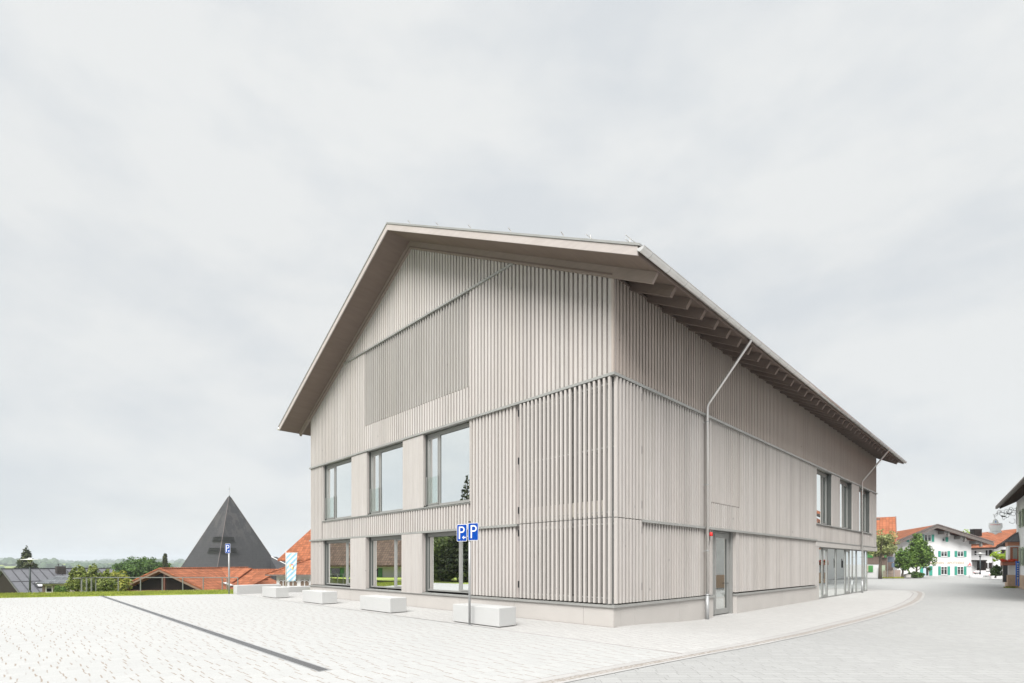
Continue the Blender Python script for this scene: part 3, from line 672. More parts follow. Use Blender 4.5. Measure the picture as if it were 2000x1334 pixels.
# ------------------------------------------------------------------ street furniture
def bench(x0, x1, y0, y1, h, label, name='bench'):
    o = thing(name, label, 'bench', ((x0+x1)/2, (y0+y1)/2, gz((y0+y1)/2)), 0, 'concrete block benches on the plaza')
    mb = MB(); a, b = (x1-x0)/2, (y1-y0)/2; mb.box(-a, a, -b, b, .03, h); mb.build('block', m_bench, o, bevel=.012)
    mb = MB(); mb.box(-a+.05, a-.05, -b+.05, b-.05, -.03, .03); mb.build('base', m_back, o)
    return o
bench(-3.78,-1.93,-2.12,-1.52,.50,'white block bench nearest the building corner, behind the pole with two parking plates')
bench(-9.05,-7.07,-2.08,-1.46,.50,'white block bench second from the building corner, below the largest ground floor windows')
bench(-14.05,-12.15,-2.03,-1.40,.50,'white concrete block bench in front of the left-hand ground floor window')
bench(-18.85,-17.1,-2.00,-1.40,.50,'white block bench beyond the left end of the hall, before the low wall')
o = thing('low_wall', 'long low white concrete wall behind the farthest bench, beside the small parking sign', 'wall', (-22.15, 0, 0))
mb = MB(); mb.box(-.3,.31,-2.24,.0,-.1,.47); mb.build('wall_block', m_bench, o, bevel=.012)
mb = MB(); mb.box(-.25,.29,.01,14,-.3,.31); mb.build('wall_block', m_bench, o, bevel=.012)

def text_mesh(s, size, depth=.004, offset=0.0, align='CENTER'):
    c = bpy.data.curves.new('t', 'FONT'); c.body = s; c.size = size; c.extrude = depth; c.offset = offset; c.align_x = align; c.align_y = 'CENTER'; c.resolution_u = 3
    o = bpy.data.objects.new('t', c); COL.objects.link(o); dg = bpy.context.evaluated_depsgraph_get()
    me = bpy.data.meshes.new_from_object(o.evaluated_get(dg)); bpy.data.objects.remove(o); return me
def text_obj(name, s, size, mat, parent, loc, rot, **k):
    me = text_mesh(s, size, **k); me.materials.clear(); me.materials.append(mat); o = bpy.data.objects.new(name, me); COL.objects.link(o)
    o.parent = parent; o.location = loc; o.rotation_euler = rot; return o
text_obj('lettering', 'FNRE', .15, m_framed, door, (-R0-.028, 5.995, 1.74), (rad(90), 0, rad(90)), depth=.002)
text_obj('lettering', 'RNEN', .07, m_framed, door, (-R0-.028, 5.975, 1.60), (rad(90), 0, rad(90)), depth=.002)
def rrect(w_, h_, r, n=5):
    pts = []
    for cx, cy, a0 in ((w_/2-r, h_/2-r, 0), (-w_/2+r, h_/2-r, 90), (-w_/2+r, -h_/2+r, 180), (w_/2-r, -h_/2+r, 270)):
        for k in range(n+1): a = rad(a0+90*k/n); pts.append((cx+r*math.cos(a), cy+r*math.sin(a)))
    return pts
def plate(parent, cx, cz, wd, ht, arrow, yo=-.04):
    s = thing('sign_plate', None, None); s.parent = parent; s.location = (cx, yo, cz); 
    del s
def p_plate(parent, cx, cz, wd, ht, arrow, yo):
    mb = MB(); mb.prism(rrect(wd, ht, .03), 0, .006); pl = mb.build('sign_plate', m_wpaint, parent); pl.location = (cx, yo, cz)
    mb = MB(); mb.prism(rrect(wd-.024, ht-.024, .022), -.003, -.0005); mb.build('blue_field', m_blue, pl)
    # the letter P drawn as stroke shapes
    mb = MB(); s = ht/.42; ox = -.012 if not arrow else -.03; t0 = .036*s
    x0 = ox-.055*s; zt = .155*s; zb_ = -.15*s if not arrow else -.15*s
    mb.prism([(x0, zb_), (x0+t0, zb_), (x0+t0, zt), (x0, zt)], -.006, -.0032)
    n = 12; ro, ri = .078*s, .045*s; cxb = x0+.085*s; cz_ = zt-ro
    outer = [(x0+t0, zt)] + [(cxb+ro*math.cos(a), cz_+ro*math.sin(a)) for a in [math.pi/2-math.pi*k/n for k in range(n+1)]] + [(x0+t0, zt-2*ro)]
    inner = [(x0+t0, cz_+ri)] + [(cxb+ri*math.cos(a), cz_+ri*math.sin(a)) for a in [math.pi/2-math.pi*k/n for k in range(n+1)]] + [(x0+t0, cz_-ri)]
    for k in range(len(outer)-1): mb.prism([outer[k], outer[k+1], inner[k+1], inner[k]], -.006, -.0032)
    if arrow:
        az = -.115*s; ax = .02*s
        mb.prism([(ax, az-.012), (ax+.09*s, az-.012), (ax+.09*s, az+.012), (ax, az+.012)], -.006, -.0032)
        for q in (1, -1): mb.prism([(ax-.012, az), (ax+.035*s, az+q*.042*s), (ax+.05*s, az+q*.027*s), (ax+.012, az)], -.006, -.0032)
    mb.build('symbol', m_wpaint, pl)
    mb = MB()
    for z in (ht/2-.012, -ht/2+.012):
        for x in (-.03, .03): mb.box(x-.006, x+.006, -.007, -.0035, z-.008, z+.008)
    mb.build('rivets', m_wpaint, pl)
    return pl
sg = thing('parking_sign', 'grey pole with two blue P plates, left one with small arrow, before nearest bench', 'sign', (-2.84, -2.31, 0), rad(22), 'parking signs')
mb = MB(); mb.tube([(0,0,-.02),(0,0,2.665)], .030, 16); mb.build('pole', m_galv, sg, True)
mb = MB(); mb.lathe([(.033,2.66),(.033,2.70),(0,2.70)]); mb.build('pole_cap', m_black, sg)
mb = MB(); mb.lathe([(.05,.0),(.05,.02),(.032,.03)]); mb.build('foot_ring', m_galv, sg)
p_plate(sg, -.205, 2.405, .30, .445, True, -.04); p_plate(sg, .128, 2.425, .30, .455, False, -.045)
mb = MB(); mb.box(-.3,.26,-.036,-.030,2.50,2.53); mb.box(-.3,.26,-.036,-.030,2.30,2.33); mb.build('clamp_rail', m_galv, sg)
sg2 = thing('parking_sign', 'small distant blue parking sign on a grey pole at the edge of the grass', 'sign', (-22.54, -2.42, 0), rad(35), 'parking signs')
mb = MB(); mb.tube([(0,0,-.02),(0,0,2.62)], .042, 14); mb.build('pole', m_galv, sg2, True)
p_plate(sg2, -.04, 2.42, .30, .50, True, -.05)

mb = MB(); mb.prism([(-Wd-.03,-.045),(.045,-.045),(.045,.1),(-.1,.1),(-.1,-.02),(-Wd-.03,-.02)], .005, .0115, 'z'); o = tag(mb.build('wall_foot_strip', plain('foot_strip_brown', (.17,.15,.13), .9, .35, 5)), kind='structure')  # thin dark brown strip along the foot of the wall
# slot drain with grating
m_, t_, b_ = newmat('grating'); v = objc(t_); bk = N(t_, 'ShaderNodeTexBrick'); bk.offset = .5; bk.inputs['Scale'].default_value = 1; bk.inputs['Brick Width'].default_value = .045; bk.inputs['Row Height'].default_value = .028; bk.inputs['Mortar Size'].default_value = .0045
bk.inputs['Color1'].default_value = (.015,.015,.015,1); bk.inputs['Color2'].default_value = (.03,.03,.03,1); bk.inputs['Mortar'].default_value = (.20,.20,.205,1)
t_.links.new(v, bk.inputs['Vector']); t_.links.new(bk.outputs['Color'], b_.inputs['Base Color']); b_.inputs['Roughness'].default_value = .5; b_.inputs['Metallic'].default_value = .3
dr = thing('drain_channel', 'long straight grey grated drain channel running across the white plaza', 'drain', (-12.9, -7.46, .008))
mb = MB(); mb.box(-12.3,12.85,-.075,.075,-.02,.004); mb.build('grating', m_, dr)
mb = MB(); mb.box(-12.3,12.88,.077,.1,-.02,.005); mb.box(-12.3,12.88,-.1,-.077,-.02,.005); mb.box(12.852,12.88,-.077,.077,-.02,.005); mb.build('frame', m_galv, dr)

# steel railing behind the grass
m_rail = plain('railing_steel', (.20,.205,.205), .45, .1, 9, .3)
def railing():
    d = 30.2; o = thing('railing', 'thin grey steel handrail with slender posts behind the grass strip', 'railing', W(PX(187, d), d, 0), A)
    y0 = lambda px: 0.0
    def lx(px): return PX(px, d)-PX(187, d)
    zt = PZ(1128.6, d)
    for px in (187.3, 231, 274.5, 317, 357, 397, 434, 443.5, 464.5):
        mb = MB(); p = o.matrix_world; q = W(PX(px, d), d); mb.box(lx(px)-.02, lx(px)+.02, -.02, .02, terrain(q.x, q.y)-.2, zt); mb.build('post', m_rail, o)
    for i, px in enumerate((191.5, 196, 200.5)):
        mb = MB(); mb.box(lx(px)-.03, lx(px)+.03, -.5*(i+1), -.5*(i+1)+.05, -.3, zt); mb.build('post', m_rail, o)
    mb = MB(); mb.box(-.03, lx(465), -.03, .03, zt, zt+.045); mb.box(-.03,.03,-1.5,-.03,zt,zt+.045); mb.box(-.03,lx(201),-1.56,-1.5,zt,zt+.045); mb.build('handrail', m_rail, o)
railing()

def lamp(px, base_py, top_py, d, scale, label, disc=True):
    zb_ = PZ(base_py, d); zt = PZ(top_py, d); o = thing('street_lamp', label, 'street lamp', W(PX(px, d), d, zb_), A, 'village lamp posts')
    h = zt-zb_; s = scale
    mb = MB(); mb.tube([(0,0,0),(0,0,h-.50*s)], .055*s, 12); mb.lathe([(.10*s,0),(.10*s,.25*s),(.06*s,.3*s)]); mb.build('pole', plain('lamp_anthracite', (.035,.045,.05), .5, .1), o, True)
    mb = MB(); mb.lathe([(0,h-.52*s),(.09*s,h-.52*s),(.12*s,h-.44*s),(.12*s,h-.40*s),(0,h-.40*s)]); mb.build('lamp_collar', m_black, o)
    mb = MB(); mb.lathe([(.13*s,h-.395*s),(.16*s,h-.1*s),(0,h-.09*s)]); mb.build('lamp_glass', glass('lamp_glass', (.85,.85,.83), 1.45, .05), o, True)
    mb = MB(); mb.lathe([(0,h-.09*s),(.52*s,h-.085*s),(.50*s,h-.06*s),(.12*s,h-.02*s),(.10*s,h+.04*s),(0,h+.06*s)], n=28); mb.build('lamp_shade', plain('lamp_shade_grey', (.55,.55,.53), .4, .05), o, True)
    mb = MB(); mb.tube([(0,0,h-.40*s),(0,0,h-.15*s)], .035*s, 8); mb.build('bulb', m_wpaint, o, True)
lamp(58.5, 1162, 1091, 35, 1.0, 'dark lamp post with a flat round shade standing beside the grey metal roof')
lamp(1914.3, 1122, 1080, 63, 1.0, 'dark lamp post in front of the white house with dark shutters')

# ------------------------------------------------------------------ plants
def leafcloud(rnd, blobs, n, size, flat=.0):
    mb = MB(); vol = [b[3]*b[4]*b[5] for b in blobs]; tot = sum(vol)
    for (cx, cy, cz, rx, ry, rz), v in zip(blobs, vol):
        k = int(n*v/tot)
        for i in range(k):
            while True:
                a, b, c = rnd.uniform(-1,1), rnd.uniform(-1,1), rnd.uniform(-1,1); q = a*a+b*b+c*c
                if q < 1 and rnd.random() < .25+.75*q: break
            j = 1+rnd.gauss(0, .05)
            p = Vector((cx+a*rx*j, cy+b*ry*j, cz+c*rz*j)); s = size*rnd.uniform(.55, 1.25)
            nn = Vector((a+rnd.gauss(0,.6), b+rnd.gauss(0,.6), c+.5+rnd.gauss(0,.6))).normalized()
            u = nn.orthogonal().normalized(); w_ = nn.cross(u); th = rnd.uniform(0, 6.28); u, w_ = u*math.cos(th)+w_*math.sin(th), w_*math.cos(th)-u*math.sin(th)
            mb.quad(p-u*s, p-w_*s*.5, p+u*s, p+w_*s*.5)
    return mb
m_bark = plain('bark', (.10,.08,.06), .9, .3, 6, 0, .3)
def tree(label, px, base_py, top_py, cpx0, cpx1, cbot_py, d, mat, n=2600, seed=1, leaf=.14, cat='tree', clumps=16, trunk=True, name='tree', shape='round', group=None, lean=0, dense=1.0, trunkmat=None, tw=.12, taper=0.):
    rnd = random.Random(seed); zb_ = PZ(base_py, d); zt = PZ(top_py, d); zc0 = PZ(cbot_py, d)
    o = thing(name, label, cat, W(PX(px, d), d, zb_), A, group)
    x0 = PX(cpx0, d)-PX(px, d); x1 = PX(cpx1, d)-PX(px, d); H = zt-zb_; c0 = zc0-zb_; rx = (x1-x0)/2; cx = (x0+x1)/2; rz = (H-c0)/2; cz = (H+c0)/2
    blobs = []
    if shape == 'round':
        for i in range(clumps):
            a = rnd.uniform(0, 6.28); el_ = rnd.uniform(-.9, 1); q = rnd.uniform(.35, .78); ce = math.sqrt(1-min(1, el_*el_)*.9)
            s = rnd.uniform(.26, .46); tp = 1-taper*max(0, el_+.2); q *= tp; s *= (1+tp)/2
            blobs.append((cx+math.cos(a)*ce*q*rx, math.sin(a)*ce*q*rx*.9, cz+el_*q/tp*rz*.95, rx*s, rx*s, max(rz, rx*.5)*s*.8))
        blobs.append((cx, 0, cz, rx*.5, rx*.5, rz*.55))
        for i in range(clumps*3):    # small twigs breaking the outline
            a = rnd.uniform(0, 6.28); el_ = rnd.uniform(-.8, 1); ce = math.sqrt(1-min(1, el_*el_)*.85); q = rnd.uniform(.78, 1.12); q *= 1-taper*max(0, el_+.2)
            blobs.append((cx+math.cos(a)*ce*q*rx, math.sin(a)*ce*q*rx*.9, cz+el_*rnd.uniform(.85,1.05)*rz, rx*.13, rx*.13, rz*.13))
    elif shape == 'cone':
        L = 15
        for i in range(L):
            f = i/(L-1); r = rx*(1-f)**.85+.05*rx
            for k in range(int(3+7*(1-f))):
                a = rnd.uniform(0, 6.28); rr = r*rnd.uniform(.35, .8)
                blobs.append((cx+math.cos(a)*rr, math.sin(a)*rr, c0+(H-c0)*f-.10*r*rnd.random(), r*.32+.03*rx, r*.32+.03*rx, (H-c0)*.035))
        blobs.append((cx, 0, c0+(H-c0)*.4, rx*.32, rx*.32, (H-c0)*.42))
    elif shape == 'bush':
        for i in range(clumps):
            xx = rnd.uniform(-.8, .8); f = 1-.6*abs(xx)*rnd.uniform(.5, 1.2)
            for k in range(3):
                zz = c0+(H-c0)*f*(k+.5)/3; blobs.append((cx+xx*rx, rnd.uniform(-.5,.5)*rx, zz, rx*.24, rx*.24, (H-c0)*f*.2))
    elif shape == 'column':
        for i in range(9): f = i/8; blobs.append((cx+rnd.uniform(-.1,.1)*rx, 0, c0+(H-c0)*f*.93+.03*H, rx*(1-.45*f*f), rx*(1-.45*f*f), (H-c0)*.09))
    if trunk:
        mb = MB(); top = cz+rz*.3; q = tw
        mb.tube([(0,0,-.1),(lean*.3,0,c0*.5),(cx*.4+lean*.5,0,c0),(cx*.8,0,cz),(cx,0,top)], [q*1.25,q,q*.85,q*.5,q*.15], 9)
        for i in range(9):
            b = rnd.choice(blobs[:max(3, len(blobs)//2)]); z0 = c0+(cz-c0)*rnd.uniform(-.1,.8); s0 = Vector((cx*.5, 0, z0))
            e_ = Vector(b[:3]); mid = s0.lerp(e_, .5)+Vector((rnd.uniform(-.1,.1), rnd.uniform(-.1,.1), .12)); mb.tube([s0, mid, e_], [q*.42, q*.28, q*.08], 6, False)
        mb.build('trunk', trunkmat or m_bark, o, True)
    else:
        mb = MB()
        for i in range(4): mb.tube([(cx+rnd.uniform(-.3,.3)*rx,0,-.1),(cx+rnd.uniform(-.4,.4)*rx,0,cz)], [.05,.02], 6)
        mb.build('stem', m_bark, o, True)
    leafcloud(rnd, blobs, int(n*dense), leaf).build('crown', mat, o, fix=False)
    return o
lf_dark = leafmat('leaf_dark', (.03,.07,.015), (.13,.22,.05))
lf_mid = leafmat('leaf_mid', (.035,.085,.015), (.20,.31,.07))
lf_yel = leafmat('leaf_yellow', (.12,.16,.02), (.46,.44,.10))
lf_con = leafmat('needle_dark', (.02,.035,.012), (.09,.10,.045), .1)
lf_thuja = leafmat('needle_olive', (.07,.11,.02), (.30,.33,.09), .15)
lf_olive = leafmat('leaf_olive', (.12,.15,.05), (.40,.42,.20))
lf_lime = leafmat('leaf_lime', (.20,.32,.02), (.52,.62,.10), .35)
tree('tall dark spruce tree rising behind the grey metal roof', 52, 1150, 1067, 33, 71, 1116, 95, lf_con, 6000, 11, .24, 'spruce', shape='cone', name='spruce')
tree('broad rounded dark green tree left of the red tiled gable', 278, 1150, 1087, 235, 322, 1138, 82, lf_dark, 12000, 12, .20, clumps=34, name='broadleaf_tree', tw=.3)
tree('slim dark column-shaped cypress beside the rounded green tree', 322.5, 1140, 1083, 317.5, 327.5, 1118, 80, lf_con, 1500, 13, .16, 'cypress', shape='column', name='cypress')
tree('olive green conifer shrub left of the steel railing', 152, 1172, 1104, 129, 178, 1163, 46, lf_thuja, 6500, 14, .12, 'shrub', taper=.62, clumps=22, name='conifer_shrub', group='conifer shrubs by the railing')
tree('taller olive conifer with a pointed top just left of the railing posts', 180, 1172, 1103, 160, 203, 1163, 48, lf_thuja, 6000, 15, .12, 'shrub', taper=.62, clumps=22, name='conifer_shrub', group='conifer shrubs by the railing')
tree('olive conifer behind the railing posts', 205, 1172, 1112, 190, 226, 1163, 47, lf_thuja, 4200, 16, .12, 'shrub', taper=.62, clumps=22, name='conifer_shrub', group='conifer shrubs by the railing')
tree('yellow-green leafy bush behind the railing, left of the red tiled gable', 232, 1175, 1111, 208, 252, 1165, 52, lf_yel, 4200, 17, .14, 'bush', shape='round', trunk=True, name='yellow_bush', clumps=16)
tree('left one of two small dark green thuja shrubs below the slate roofed annex', 111.5, 1168, 1144, 106, 118, 1160, 44, lf_mid, 1500, 18, .08, 'shrub', shape='column', name='small_thuja', group='small thujas')
tree('right one of two small dark green thuja shrubs below the slate roofed annex', 122.5, 1168, 1146, 117, 129, 1160, 44, lf_mid, 1500, 19, .08, 'shrub', shape='column', name='small_thuja', group='small thujas')
# right-hand trees
tree('slender ornamental tree with pale olive foliage against the steep red roof', 1719, 1129, 1034, 1690, 1751, 1090, 60, lf_olive, 5200, 21, .13, clumps=20, name='ornamental_tree', tw=.16)
tree('smaller round green tree in front of the white house with green shutters', 1762, 1128, 1069, 1747, 1783, 1118, 62, lf_mid, 4200, 22, .13, clumps=14, name='broadleaf_tree', taper=.3)
tree('taller bushy green tree hiding the middle of the white house with green shutters', 1787, 1127, 1041, 1766, 1821, 1120, 64, lf_mid, 8500, 23, .14, clumps=24, name='broadleaf_tree', taper=.62)
tree('low dark hedge bush at the foot of the tall bushy tree', 1792, 1129, 1116, 1772, 1803, 1127.5, 63, lf_dark, 1600, 24, .10, 'bush', shape='bush', trunk=False, name='low_bush')
tree('bright lime green treetop showing above the roof between the two white houses', 1885, 1075, 1035, 1868, 1899, 1062, 120, lf_lime, 2600, 25, .25, clumps=12, name='broadleaf_tree')
tree('flat-topped lime green plane tree beside the bay window', 1961, 1127, 1077, 1938, 1975, 1098, 56, lf_lime, 3800, 26, .12, clumps=14, name='clipped_plane_tree', trunkmat=plain('pale_bark', (.36,.32,.25), .9, .2, 6), tw=.10)
tree('dark green ivy bush at the foot of the lime green tree', 1946, 1127, 1103, 1936, 1955, 1124, 57, lf_dark, 1700, 27, .10, 'bush', shape='bush', trunk=False, name='ivy_bush')

# ------------------------------------------------------------------ village houses
m_tile_x = tiles('clay_tiles_x', (0.278,0.100,0.050), .34, .24, 'x'); m_tile_y = tiles('clay_tiles_y', (0.278,0.100,0.050), .34, .24, 'y')
m_tileb = tiles('clay_tiles_brown', (0.258,0.093,0.046), .34, .24, 'x')
m_tileold = tiles('clay_tiles_old', (0.283,0.102,0.051), .36, .24, 'x', .25)
m_tilep = tiles('clay_tiles_pink', (0.283,0.102,0.053), .34, .24, 'x')
m_dkwood = wood('dark_stained_boards', (.018,.0115,.0095), axis=(8,8,.6)); m_brwood = wood('weathered_boards', (.17,.13,.11), axis=(8,8,.6))
m_verge = plain('verge_timber', (.12,.10,.09), .8, .2, 4)
m_slate = plain('lead_sheet', (.15,.155,.165), .5, .12, 1.5, .2)
m_teal = plain('teal_shutter_paint', (.035,.27,.20), .5, .05); m_green = plain('green_shutter_paint', (.07,.26,.07), .5, .06); m_sage = plain('sage_shutter_paint', (.36,.43,.30), .6, .08)
m_dkglass = glass('house_glass', (.12,.12,.12), 1.6, .03)
m_dark = plain('dark_interior', (.03,.028,.025), .8, .2)
m_tan = plain('rough_tan_render', (.52,.37,.26), .9, .12, 8, 0, .4)
def chevron(mb, xl, zl, xm, zr, xr, zr2, th, y0, y1, axis='y'):
    mb.prism([(xl, zl), (xm, zr), (xr, zr2), (xr, zr2-th), (xm, zr-th), (xl, zl-th)], y0, y1, axis)
def hwin(root, x0, x1, z0, z1, yf, panes=2, sh=None, shw=None, shside='both', dark=True, frame=None, cross=True, shmat=None):
    """window set in a wall facing local -y at y=yf"""
    f = MB(); t_ = .06; d0, d1 = yf-.03, yf+.02
    f.box(x0, x1, d0, d1, z1-t_, z1); f.box(x0, x1, d0, d1, z0, z0+t_); f.box(x0, x0+t_, d0, d1, z0+t_, z1-t_); f.box(x1-t_, x1, d0, d1, z0+t_, z1-t_)
    for k in range(1, panes): xm = x0+(x1-x0)*k/panes; f.box(xm-.04, xm+.04, d0, d1, z0+t_, z1-t_)
    if cross: zz = z0+(z1-z0)*.68; f.box(x0+t_, x1-t_, d0+.003, d1-.003, zz-.02, zz+.02)
    fr = f.build('window', frame or m_wpaint, root)
    g = MB(); g.box(x0+t_, x1-t_, yf-.012, yf-.008, z0+t_, z1-t_); g.build('pane', m_dkglass, fr)
    g = MB(); g.box(x0+.01, x1-.01, yf-.006, yf-.003, z0+.01, z1-.01); g.build('dark_room_sheet', m_dark, fr)  # dark sheet behind the pane, stands in for the unlit room
    g = MB(); g.box(x0-.05, x1+.05, yf-.1, yf-.002, z0-.06, z0-.005); g.build('sill', m_white if frame is None else m_brwood, fr)
    if sh is not None:
        for side in (('l', 'r') if shside == 'both' else (shside,)):
            a, b = (x0-.04-shw, x0-.04) if side == 'l' else (x1+.04, x1+.04+shw)
            s = MB(); s.box(a, b, yf-.07, yf-.03, z0-.05, z1+.03)
            k = 0; z = z0+.05
            while z < z1-.1: s.box(a+.06, b-.06, yf-.085, yf-.07, z, z+.05); z += .11
            s.build('shutter', sh, root)
# --- grey metal-roofed house, far left
def metal_house():
    Xr, Zr = -67.9, 68.0; zr = PZ(1111.6, 68)
    rot = A + math.atan2(.81, .59)           # local x along the ridge
    o = thing('metal_roof_house', 'low house with grey standing seam metal roof and dark timber gable at far left', 'house', W(Xr, Zr, -4), rot)
    ze = zr+4; Wr = 11.5; dp = .283; th = .16; L = 11.9
    # local: x along ridge (0..L), -y toward the viewer's slope
    mb = MB(); mb.prism([(-Wr, ze-Wr*dp), (0, ze), (Wr, ze-Wr*dp), (Wr, ze-Wr*dp-th), (0, ze-th), (-Wr, ze-Wr*dp-th)], -.0, L, 'x')
    rf = mb.build('roof', plain('metal_roofing', (.105,.105,.115), .5, .12, 1.5, .2), o)
    mb = MB(); x = .03
    while x < L: 
        for s in (-1, 1): mb.prism([(0, ze+.0), (s*Wr, ze-Wr*dp), (s*Wr, ze-Wr*dp+.09), (0, ze+.09)], x, x+.05, 'x')
        x += .93
    mb.box(-.05, L+.05, -.12, .12, ze-.02, ze+.12); mb.prism([(-5.6, ze-5.6*dp), (-5.5, ze-5.5*dp), (-5.5, ze-5.5*dp+.07), (-5.6, ze-5.6*dp+.07)], 0, L*.62, 'x')
    mb.build('roof_seams', plain('roof_seam_dark', (.04,.04,.045), .5, .1), rf)
    mb = MB(); mb.prism([(-Wr+.5, -1), (Wr-.5, -1), (Wr-.5, ze-(Wr-.5)*dp-th-.02), (0, ze-th-.02), (-Wr+.5, ze-(Wr-.5)*dp-th-.02)], .35, L-.5, 'x'); mb.build('wall', m_dkwood, o)
    mb = MB(); 
    for yy in (-8, -6.2, -3.5): mb.box(.29, .34, yy, yy+1.2, ze-4.3, ze-3.2)
    mb.build('window', m_dkglass, o)
    mb = MB(); s = -8.4; mb.prism([(s, ze+s*dp+.02), (s+1.9, ze+(s+1.9)*dp+.02), (s+1.9, ze+(s+1.9)*dp+.16), (s, ze+s*dp+.16)], 2.0, 3.4, 'x'); sk = mb.build('skylight', m_black, rf)
    mb = MB(); mb.prism([(s+.2, ze+(s+.2)*dp+.17), (s+1.7, ze+(s+1.7)*dp+.17), (s+1.7, ze+(s+1.7)*dp+.2), (s+.2, ze+(s+.2)*dp+.2)], 2.15, 3.25, 'x'); mb.build('pane', m_wpaint, sk)
    # chimney
    mb = MB(); mb.box(5.15, 6.1, -2.6, -1.7, ze-1.2, ze+.36); 
    for k in range(4): mb.box(5.11, 6.14, -2.64+.0, -1.66, ze-1.0+k*.33, ze-.98+k*.33)
    ch = mb.build('chimney', plain('chimney_cladding', (.045,.036,.032), .7, .15, 5), rf)
    mb = MB(); mb.tube([(5.4,-2.15,ze+.3),(5.4,-2.15,ze+.7)], .08, 8); mb.tube([(5.85,-2.15,ze+.3),(5.85,-2.15,ze+.56)], .08, 8); mb.box(5.2,5.6,-2.35,-1.95,ze+.70,ze+.74); mb.build('chimney_pot', m_slate, ch)
metal_house()
def annex():
    d = 60; o = thing('slate_annex', 'small annex with a dark slate hipped roof and pale wall beside the metal-roofed house', 'building', W(PX(118, d), d, PZ(1165, d)), A+rad(25))
    zr = PZ(1124.5, d)-PZ(1165, d); ze = PZ(1137, d)-PZ(1165, d)
    mb = MB(); mb.add([(-1.5,-2.2,ze),(1.9,-2.2,ze),(1.9,2,ze),(-1.5,2,ze),(-.3,0,zr),(.9,0,zr),(-1.5,-2.2,ze-.15),(1.9,-2.2,ze-.15),(1.9,2,ze-.15),(-1.5,2,ze-.15)], [(0,1,5,4),(1,2,5),(2,3,4,5),(3,0,4),(6,7,1,0),(7,8,2,1),(8,9,3,2),(9,6,0,3),(9,8,7,6)])
    mb.build('roof', tiles('slate_tiles', (.13,.14,.15), .3, .3, 'x'), o)
    mb = MB(); mb.box(-1.1,1.5,-1.7,1.6,-.5,ze-.16); mb.build('wall', plain('grey_render', (.42,.38,.35), .9, .1), o)
    hwin(o, -.8, -.2, ze-1.1, ze-.35, -1.7, 1, m_brwood, .25)
annex()
# --- red tiled house with dark timber gable
def gable_house_b():
    d = 55.0; z0 = PZ(1165, d); o = thing('red_tiled_house', 'house with a red tiled roof and dark brown timber gable facing the plaza', 'house', W(PX(311, d), d, z0), A-rad(2))
    zr = PZ(1111, d)-z0; hw = 6.2; dp = .462; th = .22; L = 17
    mb = MB(); chevron(mb, -hw, zr-hw*dp, 0, zr, hw+4.5, zr-(hw+4.5)*dp*.93, th, 0, L); rf = mb.build('roof', m_tile_y, o)
    mb = MB(); chevron(mb, -hw-.02, zr-hw*dp-.10, 0, zr-.08, hw+.0, zr-hw*dp-.09, .2, -.08, -.01); mb.build('bargeboard', plain('verge_pale', (.17,.11,.08), .8, .15), rf)
    mb = MB(); k = 0; x = 0
    while x < hw: 
        for s in (-1, 1): mb.tube([(s*x, .02, zr-x*dp+.03), (s*(x+.34), .02, zr-(x+.34)*dp+.06)], .085, 6)
        x += .34
    y = 0
    while y < L: mb.tube([(0, y, zr+.02), (0, y+.3, zr+.06)], .10, 6); y += .34
    mb.build('ridge_tiles', tiles('ridge_clay', (0.272,0.098,0.049), .3, .3, 'y'), rf)
    mb = MB(); mb.prism([(-hw+1.1, -1), (hw-.9, -1), (hw-.9, zr-(hw-.9)*dp-th), (0, zr-th-.02), (-hw+1.1, zr-(hw-1.1)*dp-th)], 1.1, L-.3); mb.build('wall', m_dkwood, o)
    mb = MB()
    for x in (-3.9, .2, 3.7): mb.box(x, x+.18, .35, .55, -1, zr-abs(x)*dp-th-.12)
    mb.box(-4.6, 4.4, .4, .5, zr-2.5, zr-2.3); mb.each('timber_post', plain('red_brown_timber', (.10,.035,.022), .8, .2), o)
    for yy, xx in ((4.5, 4.1),):
        s = MB(); s.prism([(xx, zr-xx*dp*.93+.03), (xx+1.0, zr-(xx+1)*dp*.93+.03), (xx+1.0, zr-(xx+1)*dp*.93+.15), (xx, zr-xx*dp*.93+.15)], yy, yy+.9); sk = s.build('skylight', m_brwood, rf)
        s = MB(); s.prism([(xx+.1, zr-(xx+.1)*dp*.93+.16), (xx+.9, zr-(xx+.9)*dp*.93+.16), (xx+.9, zr-(xx+.9)*dp*.93+.18), (xx+.1, zr-(xx+.1)*dp*.93+.18)], yy+.1, yy+.8); s.build('pane', m_wpaint, sk)
gable_house_b()
